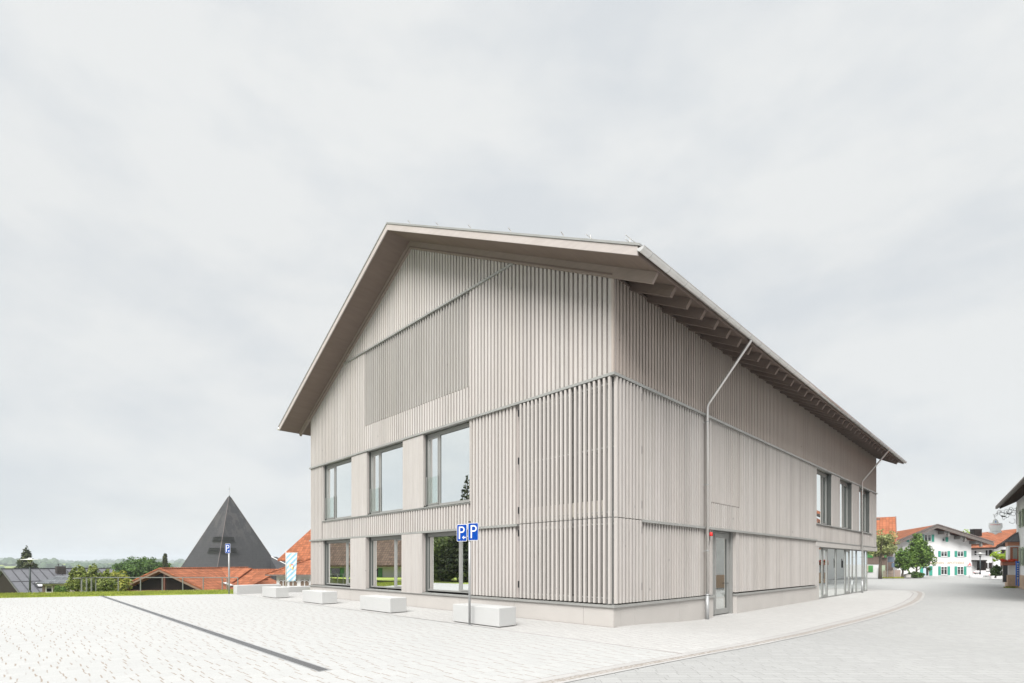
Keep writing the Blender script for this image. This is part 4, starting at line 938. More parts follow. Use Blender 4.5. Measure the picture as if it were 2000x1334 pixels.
def wing_c():
    d = 66.0; z0 = PZ(1165, d); o = thing('tiled_barn', 'long low red tiled roof in front of the slate pyramid, right of the timber gable', 'building', W(PX(500, d), d, z0), A)
    zr = PZ(1109.3, d)-z0; x0 = PX(424, d)-PX(500, d); x1 = PX(492, d)-PX(500, d)
    mb = MB(); hw = 8; dp = .36
    mb.prism([(-hw, zr-hw*dp), (0, zr), (hw, zr-hw*dp), (hw, zr-hw*dp-.2), (0, zr-.2), (-hw, zr-hw*dp-.2)], x0, x1, 'x')
    rf = mb.build('roof', m_tile_x, o)
    zr2 = PZ(1113.0, d)-z0; x2 = PX(550, d)-PX(500, d)
    mb = MB(); mb.add([(x1+.01,0,zr2),(x2,0,zr2),(x2-2.2,-hw,zr2-hw*dp),(x1+.01,-hw,zr2-hw*dp),(x1+.01,0,zr2-.2),(x2,0,zr2-.2),(x2-2.2,-hw,zr2-hw*dp-.2),(x1+.01,-hw,zr2-hw*dp-.2)], [(0,3,2,1),(4,5,6,7),(0,1,5,4),(1,2,6,5),(2,3,7,6),(3,0,4,7)])
    mb.build('roof', m_tile_x, o)
    mb = MB(); x = x1-.3
    while x < x2: mb.tube([(x,0,zr2+.02),(x+.34,0,zr2+.05)], .11, 6); x += .36
    mb.build('ridge_tiles', m_tile_x, rf)
    mb = MB(); mb.tube([(x0+.2, -.2, zr-.05), (x0+2.8, -7.8, zr-hw*dp+.05)], .13, 6); mb.build('valley_flashing', plain('valley_grey', (.2,.17,.16), .7, .1), rf)
    mb = MB(); mb.box(x0+.3, x2-2.4, -6.9, -.5, -1, zr2-hw*dp-.2+.35); mb.each('wall', m_dkwood, o)
    mb = MB(); mb.box(-5.9,-4.2,-1.8,-1.1,zr-.55,zr-.25); mb.build('roof_vent', plain('vent_pink', (.40,.29,.26), .8, .1), rf)
wing_c()
# --- slate pyramid church
def church():
    d = 110.; Xc = PX(448, d); zb_ = -6.0; o = thing('pyramid_church', 'dark slate pyramid church roof with two bands of louvred openings and a thin cross', 'church', W(Xc, d, zb_), A)
    ap = PZ(967, d)-zb_
    pts = {'F': (3.9,-13.2), 'L': (-12.6,-3.6), 'R': (13.6,3.6), 'B': (-3.9,13.2)}
    def at(k, f): x, y = pts[k]; return Vector((x*f, y*f, ap*(1-f)))
    m, t, b = newmat('slate_shingles'); tc = N(t, 'ShaderNodeTexCoord'); sp = N(t, 'ShaderNodeSeparateXYZ'); t.links.new(tc.outputs['Object'], sp.inputs[0])
    s_ = M(t, 'ADD', sp.outputs[0], M(t, 'MULTIPLY', sp.outputs[1], .6)); u = M(t, 'DIVIDE', s_, .42); v = M(t, 'DIVIDE', sp.outputs[2], .36)
    cm = N(t, 'ShaderNodeCombineXYZ'); t.links.new(M(t, 'FLOOR', u), cm.inputs[0]); t.links.new(M(t, 'FLOOR', v), cm.inputs[1])
    wn = N(t, 'ShaderNodeTexWhiteNoise', noise_dimensions='2D'); t.links.new(cm.outputs[0], wn.inputs['Vector'])
    col = ramp(t, wn.outputs['Value'], [(0, (.034,.033,.036)), (1, (.042,.041,.044))])
    ed = M(t, 'MAXIMUM', M(t, 'LESS_THAN', M(t, 'FRACT', v), .14), M(t, 'MULTIPLY', M(t, 'LESS_THAN', M(t, 'FRACT', u), .08), .5)); col = mixc(t, M(t, 'MULTIPLY', ed, .45), col, (.05,.05,.052))
    # weathering streaks running down from the apex
    st_ = noise(t, objc(t, (.9,.9,.06)), 1.0, 3); top = M(t, 'MULTIPLY', M(t, 'GREATER_THAN', st_, .52), M(t, 'SUBTRACT', M(t, 'DIVIDE', sp.outputs[2], ap), .45)); top = M(t, 'MAXIMUM', top, 0)
    col = mixc(t, M(t, 'MINIMUM', M(t, 'MULTIPLY', top, 1.0), .25), col, (.12,.11,.105))
    t.links.new(col, b.inputs['Base Color']); b.inputs['Specular IOR Level'].default_value = .3; b.inputs['Roughness'].default_value = .6; bump(t, b, M(t, 'FRACT', v), .3, .02)
    mb = MB(); mb.add([at('F',1), at('R',1), at('B',1), at('L',1), Vector((0,0,ap))], [(0,1,4),(1,2,4),(2,3,4),(3,0,4),(3,2,1,0)]); rf = mb.build('roof', m, o)
    mb = MB()
    for k in ('F','L','R'): mb.tube([at(k, .02), at(k, 1)], .07, 6)
    mb.build('hip_trim', plain('hip_metal', (.09,.07,.065), .6, .1), rf)
    m_l = plain('louvre_dark', (.008,.008,.008), .7, .1)
    for py0, py1, l0, l1 in ((1054.5,1063.5,.33,.28),(1076.5,1086,.36,.31)):
        f0 = (py0-967)/(1179-967.); f1 = (py1-967)/(1179-967.)
        mb = MB(); sl = MB()
        for kk, q in (('L', l0), ('R', l1)):
            def pt(f, s, out): 
                p = at('F', f).lerp(at(kk, f), s); nn = (at(kk,1)-at('F',1)).cross(Vector((0,0,1))); nn = nn if kk == 'R' else -nn; return p+nn.normalized()*out
            for (fa, fb, out) in ((f0, f1, .12),):
                mb.quad(pt(fa, 0, out), pt(fa, q, out), pt(fb, q*1.02, out), pt(fb, 0, out))
            for j in range(4):
                f = f0+(f1-f0)*(j)/3.0; sl.tube([pt(f, 0, .3), pt(f, q, .3)], .07, 5)
            sl.tube([pt(f0, q, .3), pt(f1, q*1.02, .3)], .09, 5)
        lv = mb.build('louvre_opening', m_l, rf); sl.build('louvre_slat', plain('louvre_slat', (.018,.018,.018), .6, .1), lv)
    mb = MB(); mb.tube([(0,0,ap-.1),(0,0,ap+1.8)], .03, 6); mb.tube([(-.3,0,ap+1.25),(.3,0,ap+1.25)], .03, 6); mb.build('cross', m_galv, o)
    # lean-to roof at the right foot
    r1 = at('R', .59); mb = MB(); e1 = r1+Vector((4.4,0,-2.3)); mb.add([r1+Vector((-.2,-.3,.0)), e1, e1+Vector((2,-6,-5)), at('R',1)+Vector((-5,-4,-.2)), r1+Vector((-.2,3,.0)), e1+Vector((0,3,0))], [(0,1,2,3),(0,4,5,1)])
    s = mb.build('side_roof', m, o); 
    mb = MB(); mb.tube([r1, e1], .10, 6); mb.build('side_roof_trim', m_wpaint, s)
church()
# --- white building with arched windows, hipped red roof (behind the flag)
def chapel_house():
    d = 50.; z0 = PZ(1165, d); o = thing('white_arcade_building', 'white building with arched lattice windows and a red hipped roof behind the flag', 'building', W(PX(540, d), d, z0), A)
    ze = PZ(1121.5, d)-z0
    mb = MB(); mb.box(0, 8, 0, 6, -1, ze-.1); mb.build('wall', m_white, o)
    ap = PZ(1086, d)-z0; xp = PX(603, d)-PX(540, d); xl = PX(524, d)-PX(540, d)
    mb = MB(); mb.add([(xl,-.6,ze),(xp*2-xl,-.6,ze),(xp*2-xl,7,ze),(xl,7,ze),(xp,2.6,ap),(xl,-.6,ze-.12),(xp*2-xl,-.6,ze-.12),(xp*2-xl,7,ze-.12),(xl,7,ze-.12)], [(0,1,4),(1,2,4),(2,3,4),(3,0,4),(5,6,1,0),(6,7,2,1),(7,8,3,2),(8,5,0,3),(8,7,6,5)])
    rf = mb.build('roof', m_tilep, o)
    mb = MB(); mb.tube([(xl,-.6,ze+.03),(xp,2.6,ap+.03)], .09, 6); mb.build('hip_tiles', m_tilep, rf)
    mb = MB(); mb.box(xl, 9, -.68,-.6, ze-.14, ze-.02); mb.build('gutter', m_verge, rf)
    mb = MB(); mb.lathe([(0,ap),(.12,ap),(.06,ap+.15),(.12,ap+.25),(0,ap+.35)], xp, 2.6, 8); mb.build('finial', m_black, rf)
    for a, b in ((546,561),(565.5,580),(587.5,603),(607,622)):
        xa, xb = PX(a, d)-PX(540, d), PX(b, d)-PX(540, d); zt = PZ(1131, d)-z0; zb_ = PZ(1144, d)-z0
        mb = MB(); mb.box(xa, xb, -.02, -.005, zb_, zt); w_ = mb.build('window', plain('curtain_brown', (.16,.11,.08), .8, .3, 5), o)
        mb = MB(); xm = (xa+xb)/2
        mb.box(xm-.04, xm+.04, -.06, -.022, zb_, zt)
        for c in ((xa+xm)/2, (xm+xb)/2):
            r = (xm-xa)/2; pts = [(c+r*math.cos(t), -.045, zb_+.32+r*1.0*math.sin(t)) for t in [math.pi*k/10 for k in range(11)]]; mb.tube(pts, .035, 5)
            mb.tube([(c, -.045, zt), (c, -.045, zb_+.62)], .03, 5); mb.tube([(c-r, -.045, zt), (c, -.045, zb_+.35+r)], .025, 5); mb.tube([(c+r, -.045, zt), (c, -.045, zb_+.35+r)], .025, 5)
        mb.box(xa-.05, xb+.05, -.065,-.023, zt, zt+.06); mb.build('lattice', m_wpaint, w_)
chapel_house()
def steep_roof():
    d = 62.; z0 = PZ(1165, d); o = thing('steep_roof_house', 'tall steep weathered red tiled roof just left of the hall', 'house', W(PX(609, d), d, z0), A)
    zr = PZ(1031, d)-z0; ze = PZ(1093, d)-z0; xl = PX(571.5, d)-PX(609, d)
    mb = MB(); mb.add([(xl,-4,ze),(9,-4,ze),(9,4,ze),(xl,4,ze),(.05,0,zr),(9,0,zr),(xl,-4,ze-.2),(9,-4,ze-.2),(9,4,ze-.2),(xl,4,ze-.2)], [(0,1,5,4),(2,3,4,5),(3,0,4),(1,2,5),(6,7,1,0),(7,8,2,1),(8,9,3,2),(9,6,0,3),(9,8,7,6)])
    mb.build('roof', m_tileold, o)
    mb = MB(); mb.box(xl+.8, 8.6, -3.4, 3.4, -1, ze-.2); mb.build('wall', m_white, o)
steep_roof()
# flag
def flag():
    d = 40.; z0 = PZ(1146, d)-.35; o = thing('flag', 'white and light blue lozenge banner with a small golden crest hanging from a pale pole', 'flag', W(PX(558.5, d), d, z0), A)
    zt = PZ(1080, d)-z0; zb_ = PZ(1135.2, d)-z0
    mb = MB(); mb.tube([(0,0,-.6),(0,0,PZ(1073, d)-z0)], [.04,.025], 10); mb.build('pole', plain('flagpole_white', (.5,.49,.46), .5, .05), o, True)
    mb = MB(); mb.tube([(0,0,zt+.0),(.92,0,zt+.02)], .015, 6); mb.build('crossbar', m_wpaint, o)
    m, t, b = newmat('lozenge_cloth'); v = N(t, 'ShaderNodeTexCoord'); sp = N(t, 'ShaderNodeSeparateXYZ'); t.links.new(v.outputs['Object'], sp.inputs[0])
    a_ = M(t, 'FLOOR', M(t, 'ADD', M(t, 'MULTIPLY', sp.outputs[0], 4.6), M(t, 'MULTIPLY', sp.outputs[2], 2.0)))
    b2 = M(t, 'FLOOR', M(t, 'SUBTRACT', M(t, 'MULTIPLY', sp.outputs[0], 4.9), M(t, 'MULTIPLY', sp.outputs[2], 4.9)))
    ck = M(t, 'MODULO', M(t, 'ABSOLUTE', b2), 2); dk = M(t, 'MULTIPLY', M(t, 'MODULO', M(t, 'ABSOLUTE', a_), 2), .3)
    col = mixc(t, ck, (.56,.575,.60), (.24,.42,.56)); t.links.new(col, b.inputs['Base Color']); b.inputs['Roughness'].default_value = .8
    mb = MB(); nx, nz = 12, 24; 
    for i in range(nz+1):
        for j in range(nx+1):
            fz, fx = i/nz, j/nx; x = .03+fx*(.86-.08*fz*fx)-.04*fz; mb.v.append((x, .03*math.sin(fx*9+fz*2)*(.3+fz), zt-(zt-zb_)*fz-.03*math.sin(fx*4)*fz))
    for i in range(nz):
        for j in range(nx): q = i*(nx+1)+j; mb.f.append((q, q+1, q+nx+2, q+nx+1))
    cl = mb.build('cloth', m, o, True); s = cl.modifiers.new('t', 'SOLIDIFY'); s.thickness = .004
    cz = (zt+zb_)/2+.05
    gold = plain('crest_gold', (.75,.50,.10), .5, .2, 12); mb = MB()
    mb.prism([(.29,cz-.0),(.35,cz-.06),(.38,cz+.05),(.39,cz+.17),(.34,cz+.20),(.30,cz+.15)], -.05, -.035); mb.prism([(.48,cz-.20),(.56,cz-.18),(.58,cz-.06),(.53,cz-.02),(.48,cz-.10)], -.05, -.035); mb.build('crest_lion', gold, cl)
    mb = MB(); mb.prism([(.42,cz+.10),(.56,cz+.10),(.57,cz+.16),(.42,cz+.16)], -.05, -.035); mb.build('crest_crown', m_red, cl)
    mb = MB(); mb.prism([(.42,cz-.08),(.47,cz-.20),(.52,cz-.08),(.60,cz+.0),(.60,cz+.10),(.42,cz+.10)], -.046, -.035); mb.build('crest_shield', m_wpaint, cl)
flag()

# ------------------------------------------------------------------ right-hand side of the square
def barn_e():      # steep red roof behind the hall
    d = 64.; z0 = PZ(1129, d); o = thing('red_roof_farmhouse', 'old farmhouse with steep red tiled roof, dark boards and green shutters behind the hall', 'house', W(PX(1750, d), d, z0), A-rad(36))
    L = 9.; zr = PZ(1004.5, d)-z0; ze = PZ(1059, d)-z0; dy = 3.9
    mb = MB(); mb.prism([(-1.0, ze), (dy, zr), (2*dy+1, ze), (2*dy+1, ze-.2), (dy, zr-.22), (-1.0, ze-.2)], -L, .0, 'x'); rf = mb.build('roof', tiles('clay_tiles_farm', (0.283,0.102,0.051), .42, .26, 'x', .18, .4), o)
    mb = MB(); mb.prism([(-1.02, ze-.02), (dy, zr+.05), (2*dy+1, ze), (2*dy+1, ze-.28), (dy, zr-.34), (-1.02, ze-.3)], .01, .09, 'x'); mb.build('bargeboard', plain('bargeboard_brown', (.16,.09,.07), .8, .1), rf)
    mb = MB()
    for x in (-2.0, -6): mb.box(x, x+.35, dy-.6, dy-.3, zr-.45, zr-.15)
    mb.each('roof_vent', m_brwood, rf)
    z1 = PZ(1102, d)-z0; xr = -1.45
    mb = MB(); mb.box(-L+.5, xr, 0, 2*dy, -.5, z1); mb.build('wall', m_white, o)
    mb = MB(); mb.box(-L+.5, xr+.05, -.06, 2*dy, z1, ze+.2); mb.build('timber_wall', m_brwood, o)
    mb = MB(); mb.box(-2.6,-.35,-.9,-.75,PZ(1072,d)-z0,PZ(1063,d)-z0); 
    for k in range(9): mb.box(-2.6+k*.25,-2.5+k*.25,-.95,-.9,PZ(1073.5,d)-z0,PZ(1062,d)-z0)
    mb.build('balcony', m_brwood, o)
    mb = MB(); mb.box(-2.6,-.35,-.75,0,PZ(1073,d)-z0-.1,PZ(1073,d)-z0); mb.box(xr,-.3,0.2,2*dy,PZ(1125,d)-z0-.4,PZ(1062,d)-z0+.2); mb.build('side_bay', m_brwood, o)
    g = lambda px: PX(px, d)-PX(1750, d)
    hwin(o, g(1699.5), g(1705), PZ(1117,d)-z0, PZ(1105,d)-z0, 0, 1, m_green, g(1713.5)-g(1705.8), 'r', frame=m_inwood)
    hwin(o, g(1697), g(1702), PZ(1088,d)-z0, PZ(1074,d)-z0, -.06, 1, m_green, .7, 'r', frame=m_inwood)
    hwin(o, g(1727.6), g(1731), PZ(1088,d)-z0, PZ(1073,d)-z0, -.06, 1, m_green, .22, frame=m_inwood)
    mb = MB(); mb.box(g(1724.5), g(1733), -.5, -.3, -.1, PZ(1104,d)-z0); mb.build('garden_gate', m_sage, o)
barn_e()
def fence():
    d = 61.5; z0 = PZ(1129.5, d); o = thing('picket_fence', 'weathered wooden picket fence beside the old farmhouse', 'fence', W(PX(1724, d), d, z0), A-rad(3))
    L = PX(1746, d)-PX(1724, d); h = PZ(1113.5, d)-z0; m = wood('old_pickets', (.36,.29,.24), isl=.3)
    mb = MB(); x = 0
    while x < L: mb.box(x, x+.085, -.02, .0, .05, h*random.uniform(.93, 1.03)); x += .155
    mb.build('pickets', m, o)
    mb = MB(); mb.box(0, L, .001, .05, .35, .43); mb.box(0, L, .001, .05, h-.3, h-.22); mb.build('rails', m, o)
    mb = MB(); L2 = PX(1761, d)-PX(1724, d); mb.box(L+.05, L2, .3, .36, 0, h*1.02); mb.build('boards', wood('old_boards', (.30,.24,.21)), o)
    mb = MB(); rnd = random.Random(8)
    for k in range(700):
        xx = rnd.uniform(-.3, L2); yy = rnd.uniform(-.35, .1); hh = rnd.uniform(.06, .25); mb.add([(xx-.02, yy, 0), (xx+.02, yy, 0), (xx+rnd.uniform(-.1,.1), yy, hh)], [(0,1,2)])
    g = mb.build('grass', lf_yel, None, fix=False); g.location = o.location; g.rotation_euler = o.rotation_euler; tag(g, 'weedy grass growing along the foot of the picket fence', 'grass', kind='stuff')
fence()
def board_sign():
    d = 60.5; z0 = PZ(1127, d); o = thing('notice_board', 'blue-grey notice board on two thin posts behind the picket fence', 'sign', W(PX(1739.5, d), d, z0), A)
    g = lambda px: PX(px, d)-PX(1739.5, d); f = lambda py: PZ(py, d)-z0
    mb = MB(); mb.box(g(1733.8), g(1745.6), -.03, .0, f(1098), f(1087.8)); mb.build('board', plain('board_bluegrey', (.13,.16,.20), .6, .08), o)
    mb = MB(); mb.box(g(1733.2), g(1733.7), -.04, .02, 0, f(1087)); mb.box(g(1745.7), g(1746.3), -.04, .02, 0, f(1087)); mb.box(g(1733.2), g(1746.3), -.045,.025, f(1087.7), f(1087)); mb.each('post', m_galv, o)
    mb = MB(); mb.box(g(1740.6), g(1746), -.08,-.05, f(1108), f(1099.5)); mb.build('lower_board', plain('board_bluegrey2', (.10,.14,.20), .6, .08), o)
board_sign()
def planter():
    d = 62.; z0 = PZ(1128, d); o = thing('stone_planter', 'small pale stone trough at the foot of the trees', 'planter', W(PX(1771.5, d), d, z0), A)
    mb = MB(); mb.prism([(-.28,0),(.28,0),(.30,.38),(-.30,.38)], -.25, .25); mb.build('trough', m_conc, o, bevel=.02)
    mb = MB(); mb.box(-.24,.24,-.19,.19,.381,.40); mb.build('soil', m_dark, o)
planter()
def pharmacy():
    d = 74.; z0 = PZ(1125.3, d); o = thing('pharmacy_house', 'big white gabled house with bright teal shutters across the square', 'house', W(PX(1815, d), d, z0), A)
    g = lambda px: PX(px, d)-PX(1815, d); f = lambda py: PZ(py, d)-z0
    xl, xr = g(1738), g(1923.5); zl, zm, zr_ = f(1057.5), f(1026), f(1060)
    mb = MB(); mb.prism([(g(1752), -.5), (g(1897), -.5), (g(1897), f(1056.5)), (0, f(1031.8)), (g(1752), f(1057.5))], 0, 13.6); mb.v = [(x_+5.7*y_/14, y_, z_) for x_, y_, z_ in mb.v]; mb.build('wall', m_white, o)
    # roof slides back to the left
    sh = 5.7; n = 1; th = .42
    mb = MB(); y0, y1 = -1.3, 14.
    prof = [(xl, zl), (0, zm), (xr, zr_), (xr, zr_-.28), (0, zm-.3), (xl, zl-.28)]
    mb.v = [(u, y0, z) for u, z in prof]+[(u+sh, y1, z) for u, z in prof]; mb.f = [tuple(range(6)), tuple(range(11,5,-1))]+[(i, i+6, (i+1)%6+6, (i+1)%6) for i in range(6)]
    rf = mb.build('roof', m_tileb, o)
    mb = MB(); chevron(mb, xl, zl-.06, 0, zm-.05, xr, zr_-.06, .42, y0-.12, y0-.01); mb.build('bargeboard', m_verge, rf)
    mb = MB()
    k = 0; x = xl
    while x < xr:
        z = (zl+(zm-zl)*(x-xl)/(-xl)) if x < 0 else (zm+(zr_-zm)*x/xr); mb.box(x, x+.2, y0-.2, y0+.2, z-.02, z+.09); x += .26
    mb.build('verge_tiles', plain('verge_tiles', (.17,.14,.13), .8, .2), rf)
    for a, b in ((1832,1841),(1863,1873),(1893,1904),(1782,1790)):
        zt = zm+(zr_-zm)*(g(a)/xr)-.46 if a > 1815 else zm+(zl-zm)*(g(a)/xl)-.46
        mb = MB(); mb.box(g(a), g(b)-.2, y0+.2, .0, zt-.45, zt); mb.box(g(b)-.22, g(b), y0+.1, y0+.4, zt-.85, zt-.05); mb.build('purlin', plain('purlin_grey', (.16,.15,.14), .8, .15), rf)
    mb = MB(); mb.box(g(1777), g(1787), 4, 5, f(1040), f(1025.5)); mb.box(g(1776.5), g(1787.5), 3.95, 5.05, f(1026), f(1025)); ch = mb.build('chimney', plain('chimney_grey', (.14,.13,.125), .8, .2, 5), rf)
    mb = MB(); mb.box(g(1787.3), g(1790), 4.2, 4.9, f(1034), f(1028)); mb.build('chimney', m_verge, rf)
    def win(a, b, py0, py1, side='both', sw=5.4, panes=2): hwin(o, g(a), g(b), f(py1), f(py0), 0, panes, m_teal, sw*.074-.04, side)
    win(1805, 1818.6, 1044.5, 1057.5); win(1839.5, 1845.6, 1049.5, 1057.5, 'r', 5.8, 1); win(1763.5, 1769.5, 1050, 1058, 'r', 5.8, 1)
    win(1837.5, 1849.7, 1076.5, 1087); win(1869.5, 1881.6, 1076.5, 1087); win(1802.5, 1814.5, 1076.5, 1087); win(1768, 1780, 1076.5, 1087)
    win(1837.5, 1849.7, 1106.5, 1122.3); win(1869.5, 1881.6, 1106.5, 1122.3)
    mb = MB(); mb.box(g(1802.5), g(1808), -.06, 0, 0, f(1106)); mb.build('door', plain('pale_blue_door', (.42,.50,.58), .5, .1), o)
    mb = MB(); mb.box(g(1796.5), g(1802), -.08,-.03, .1, f(1105.5)); mb.build('shutter', m_teal, o)
    mb = MB(); mb.box(g(1814.5), g(1820.5), -.08,-.03, .1, f(1105.5)); mb.build('shutter', m_teal, o)
    mb = MB(); mb.box(g(1808.5), g(1813), -.05, 0, .1, f(1108)); mb.build('window', m_dkglass, o)
    och = plain('pale_ochre_letters', (.42,.32,.20), .8, .05)
    text_obj('lettering', 'SONNEN - APOTHEKE', .50, och, o, (g(1849.5), -.012, f(1099.6)), (rad(90), 0, 0), depth=.006, offset=.005)
    mb = MB(); mb.box(g(1888.2), g(1896.2), -.14, -.01, f(1106), f(1098.2)); bx = mb.build('sign_box', m_wpaint, o)
    text_obj('letter', 'A', .62, m_red, bx, (g(1892.2), -.146, f(1102.1)), (rad(90), 0, 0), depth=.004, offset=.03)
    mb = MB(); mb.tube([(g(1892.0)+.10*math.sin(k*1.1), -.156, f(1103.8)+k*.055) for k in range(7)], .022, 6); mb.build('serpent', m_wpaint, bx)
pharmacy()
def house_g():
    d = 88.; z0 = PZ(1124, d); o = thing('dark_shutter_house', 'white house with an orange tiled roof and dark brown shutters behind the lamp post', 'house', W(PX(1936, d), d, z0), A)
    g = lambda px: PX(px, d)-PX(1936, d); f = lambda py: PZ(py, d)-z0
    xl, xc, xr = g(1893), g(1940.5), g(1990)
    mb = MB(); mb.box(xl-1, xc-.02, .3, 9, -.5, f(1068)); mb.build('wall', m_white, o)
    mb = MB(); mb.prism([(xc, -.5), (g(1984), -.5), (g(1984), f(1048)), (xc, f(1069))], 0, .25); mb.build('side_wall', m_white, o)
    mb = MB(); mb.prism([(g(1941.5), f(1067.6)), (g(1984), f(1067.6)), (g(1984), f(1045)), (g(1975), f(1049))], -.08, -.01); mb.build('gable_boards', m_dkwood, o)
    # roof plane rising to the right and back
    E0, E1 = Vector((g(1886), -.9, f(1070))), Vector((g(1936), -.9, f(1068.5))); V1 = Vector((g(1987), -.9, f(1033)))
    far = lambda px, py: Vector((PX(px, 97)-PX(1936, d), 9, PZ(py, 97)-z0))
    R0, R1 = far(1888, 1043.5), far(1992, 1032.0)
    mb = MB(); t = Vector((0,0,-.25)); P_ = [E0, E1, V1, R1, R0]; mb.add(P_+[p+t for p in P_], [(0,1,2,3,4),(9,8,7,6,5),(0,5,6,1),(1,6,7,2),(2,7,8,3),(3,8,9,4),(4,9,5,0)])
    rf = mb.build('roof', tiles('clay_tiles_orange', (0.278,0.100,0.050), .34, .24, 'x'), o)
    mb = MB(); mb.tube([E1+Vector((0,-.05,-.1)), V1+Vector((0,-.05,-.1))], .2, 6); mb.tube([E0+Vector((0,-.05,-.2)), E1+Vector((0,-.05,-.2))], .15, 6); mb.build('bargeboard', m_dkwood, rf)
    mb = MB(); mb.tube([Vector((g(1898), .4, f(1063.0))), Vector((g(1939), .4, f(1061.5)))], .06, 6); mb.build('snow_guard', m_verge, rf)
    for a, b, p0, p1, y in ((1907.5,1914.5,1042,1036.8,6),(1965.5,1980.5,1040,1029,6)):
        mb = MB(); mb.box(g(a), g(b), y, y+1, f(p0)-.3, f(p1))
        k = g(a)
        while k < g(b)-.1: mb.box(k, k+.06, y-.03, y, f(p0)-.3, f(p1)-.1); k += .2
        ch = mb.build('chimney', m_dkwood, rf); mb = MB(); mb.box(g(a)-.05, g(b)+.05, y-.05, y+1.05, f(p1), f(p1)+.08); mb.build('chimney_cap', m_slate, ch)
    for a, b, p0 in ((1906,1914,1051),(1928,1936,1049)):
        mb = MB(); q0 = Vector((g(a), 3.2, f(p0)+.02)); mb.prism([(g(a), f(p0+3)), (g(b)-.25, f(p0+2)), (g(b), f(p0-2)), (g(a)+.35, f(p0-1))], 2.0, 2.05); mb.build('skylight', m_slate, rf)
    def win(a, b, py0, py1, sw, y): hwin(o, g(a), g(b), f(py1), f(py0), y, 1, m_dkwood, sw, frame=m_wpaint)
    win(1931.6,1934, 1075, 1084.5, .26, .3); win(1931.6,1934, 1099.5, 1109.5, .26, .3); 
    mb = MB(); mb.box(g(1934.2), g(1941)-.1, .2,.28, f(1085), f(1074.3)); mb.box(g(1934.2), g(1941)-.1, .2,.28, f(1110), f(1099)); mb.build('shutter', m_dkwood, o)
    mb = MB(); mb.box(g(1906.5), g(1909.5), .24,.29, f(1084), f(1076)); mb.build('window', m_dkwood, o)
    mb = MB(); mb.box(g(1954.3), g(1970), -.1,-.01, f(1081), f(1073.5)); mb.box(g(1954.3), g(1964), -.1,-.01, f(1109.5), f(1098.5)); mb.build('shutter', m_dkwood, o)
    mb = MB(); mb.box(g(1898.5), g(1914), -1.3,.3, f(1096.3), f(1093.8)); mb.box(g(1910.5), g(1913.5), -1.2,.2, f(1118), f(1096)); mb.box(g(1898.6), g(1908), -1.2,-1.0, f(1116), f(1111.5)); mb.box(g(1903.5), g(1904.3), -1.1,-1.0, f(1112), f(1096)); mb.build('porch', m_dkwood, o)
house_g()
def low_walls():
    d = 64.; z0 = PZ(1128.5, d); o = thing('fountain_trough', 'low white stone fountain trough around the foot of the right-hand lamp post', 'fountain', W(PX(1916, d), d+.6, z0), A)
    mb = MB(); mb.lathe([(.75,0),(.80,.35),(.72,.38),(.66,.34),(.64,.15),(0,.15)], 0, 0, 24)
    for v_i in range(len(mb.v)): x_, y_, z_ = mb.v[v_i]; mb.v[v_i] = (x_*1.0-.1, y_*.6, z_)
    mb.build('basin', m_white, o, True); mb = MB(); mb.box(-.5,.4,-.25,.25,.15,.30); mb.build('planting', lf_dark, o)
    d = 60.; z0 = PZ(1130, d); o = thing('garden_wall', 'low white garden wall below the ivy bush and lime green tree', 'wall', W(PX(1936.5, d), d, z0), A)
    L = PX(1970, d)-PX(1936.5, d)
    mb = MB(); mb.box(0, L*.45, 0, .3, -.1, .33); mb.box(L*.45+.01, L, .0, .3, -.1, .36); mb.build('wall_block', m_white, o, bevel=.02)
    mb = MB(); rnd = random.Random(4)
    for k in range(500):
        x_ = rnd.uniform(0, L); mb.add([(x_-.02, .15, .33), (x_+.02, .15, .33), (x_+rnd.uniform(-.1,.1), .1, .36+rnd.uniform(.05,.22))], [(0,1,2)])
    mb.build('planting', lf_yel, o, fix=False)
    # parked cars, small and pale
    def car(px, py0, py1, d, wd, col, label):
        zb_ = PZ(py1, d); h = PZ(py0, d)-zb_; o = thing('parked_car', label, 'car', W(PX(px, d), d, zb_), A+rad(12)); w2 = wd/2
        mb = MB(); mb.prism([(-w2, .22*h), (w2, .22*h), (w2, .58*h), (w2*.72, .64*h), (w2*.45, h), (-w2*.62, h), (-w2*.93, .62*h), (-w2, .55*h)], -.8, .8); b = mb.build('body', col, o, bevel=.05)
        mb = MB(); mb.prism([(w2*.64, .66*h), (w2*.42, .95*h), (-w2*.58, .95*h), (-w2*.8, .66*h)], -.81, .81); mb.build('windows', m_dkglass, o)
        for sx in (-.6, .6):
            for sy in (-.78, .68): mb = MB(); mb.tube([(sx*w2, sy, .22*h), (sx*w2, sy+.12, .22*h)], .22*h, 14); mb.build('wheel', m_black, o)
        mb = MB(); mb.box(-w2-.02, -w2+.02, -.7,-.5,.42*h,.52*h); mb.box(-w2-.02, -w2+.02, .5,.7,.42*h,.52*h); mb.each('tail_light', m_red, o)
    car(1921.5, 1114.3, 1121.5, 80, 2.2, m_red if False else plain('car_silver', (.55,.52,.52), .35, .05), 'small pale car parked behind the fountain trough')
    car(1932, 1117, 1127, 72, 1.7, plain('car_white', (.75,.75,.75), .3, .03), 'tiny white car parked between the fountain and the garden wall')
low_walls()
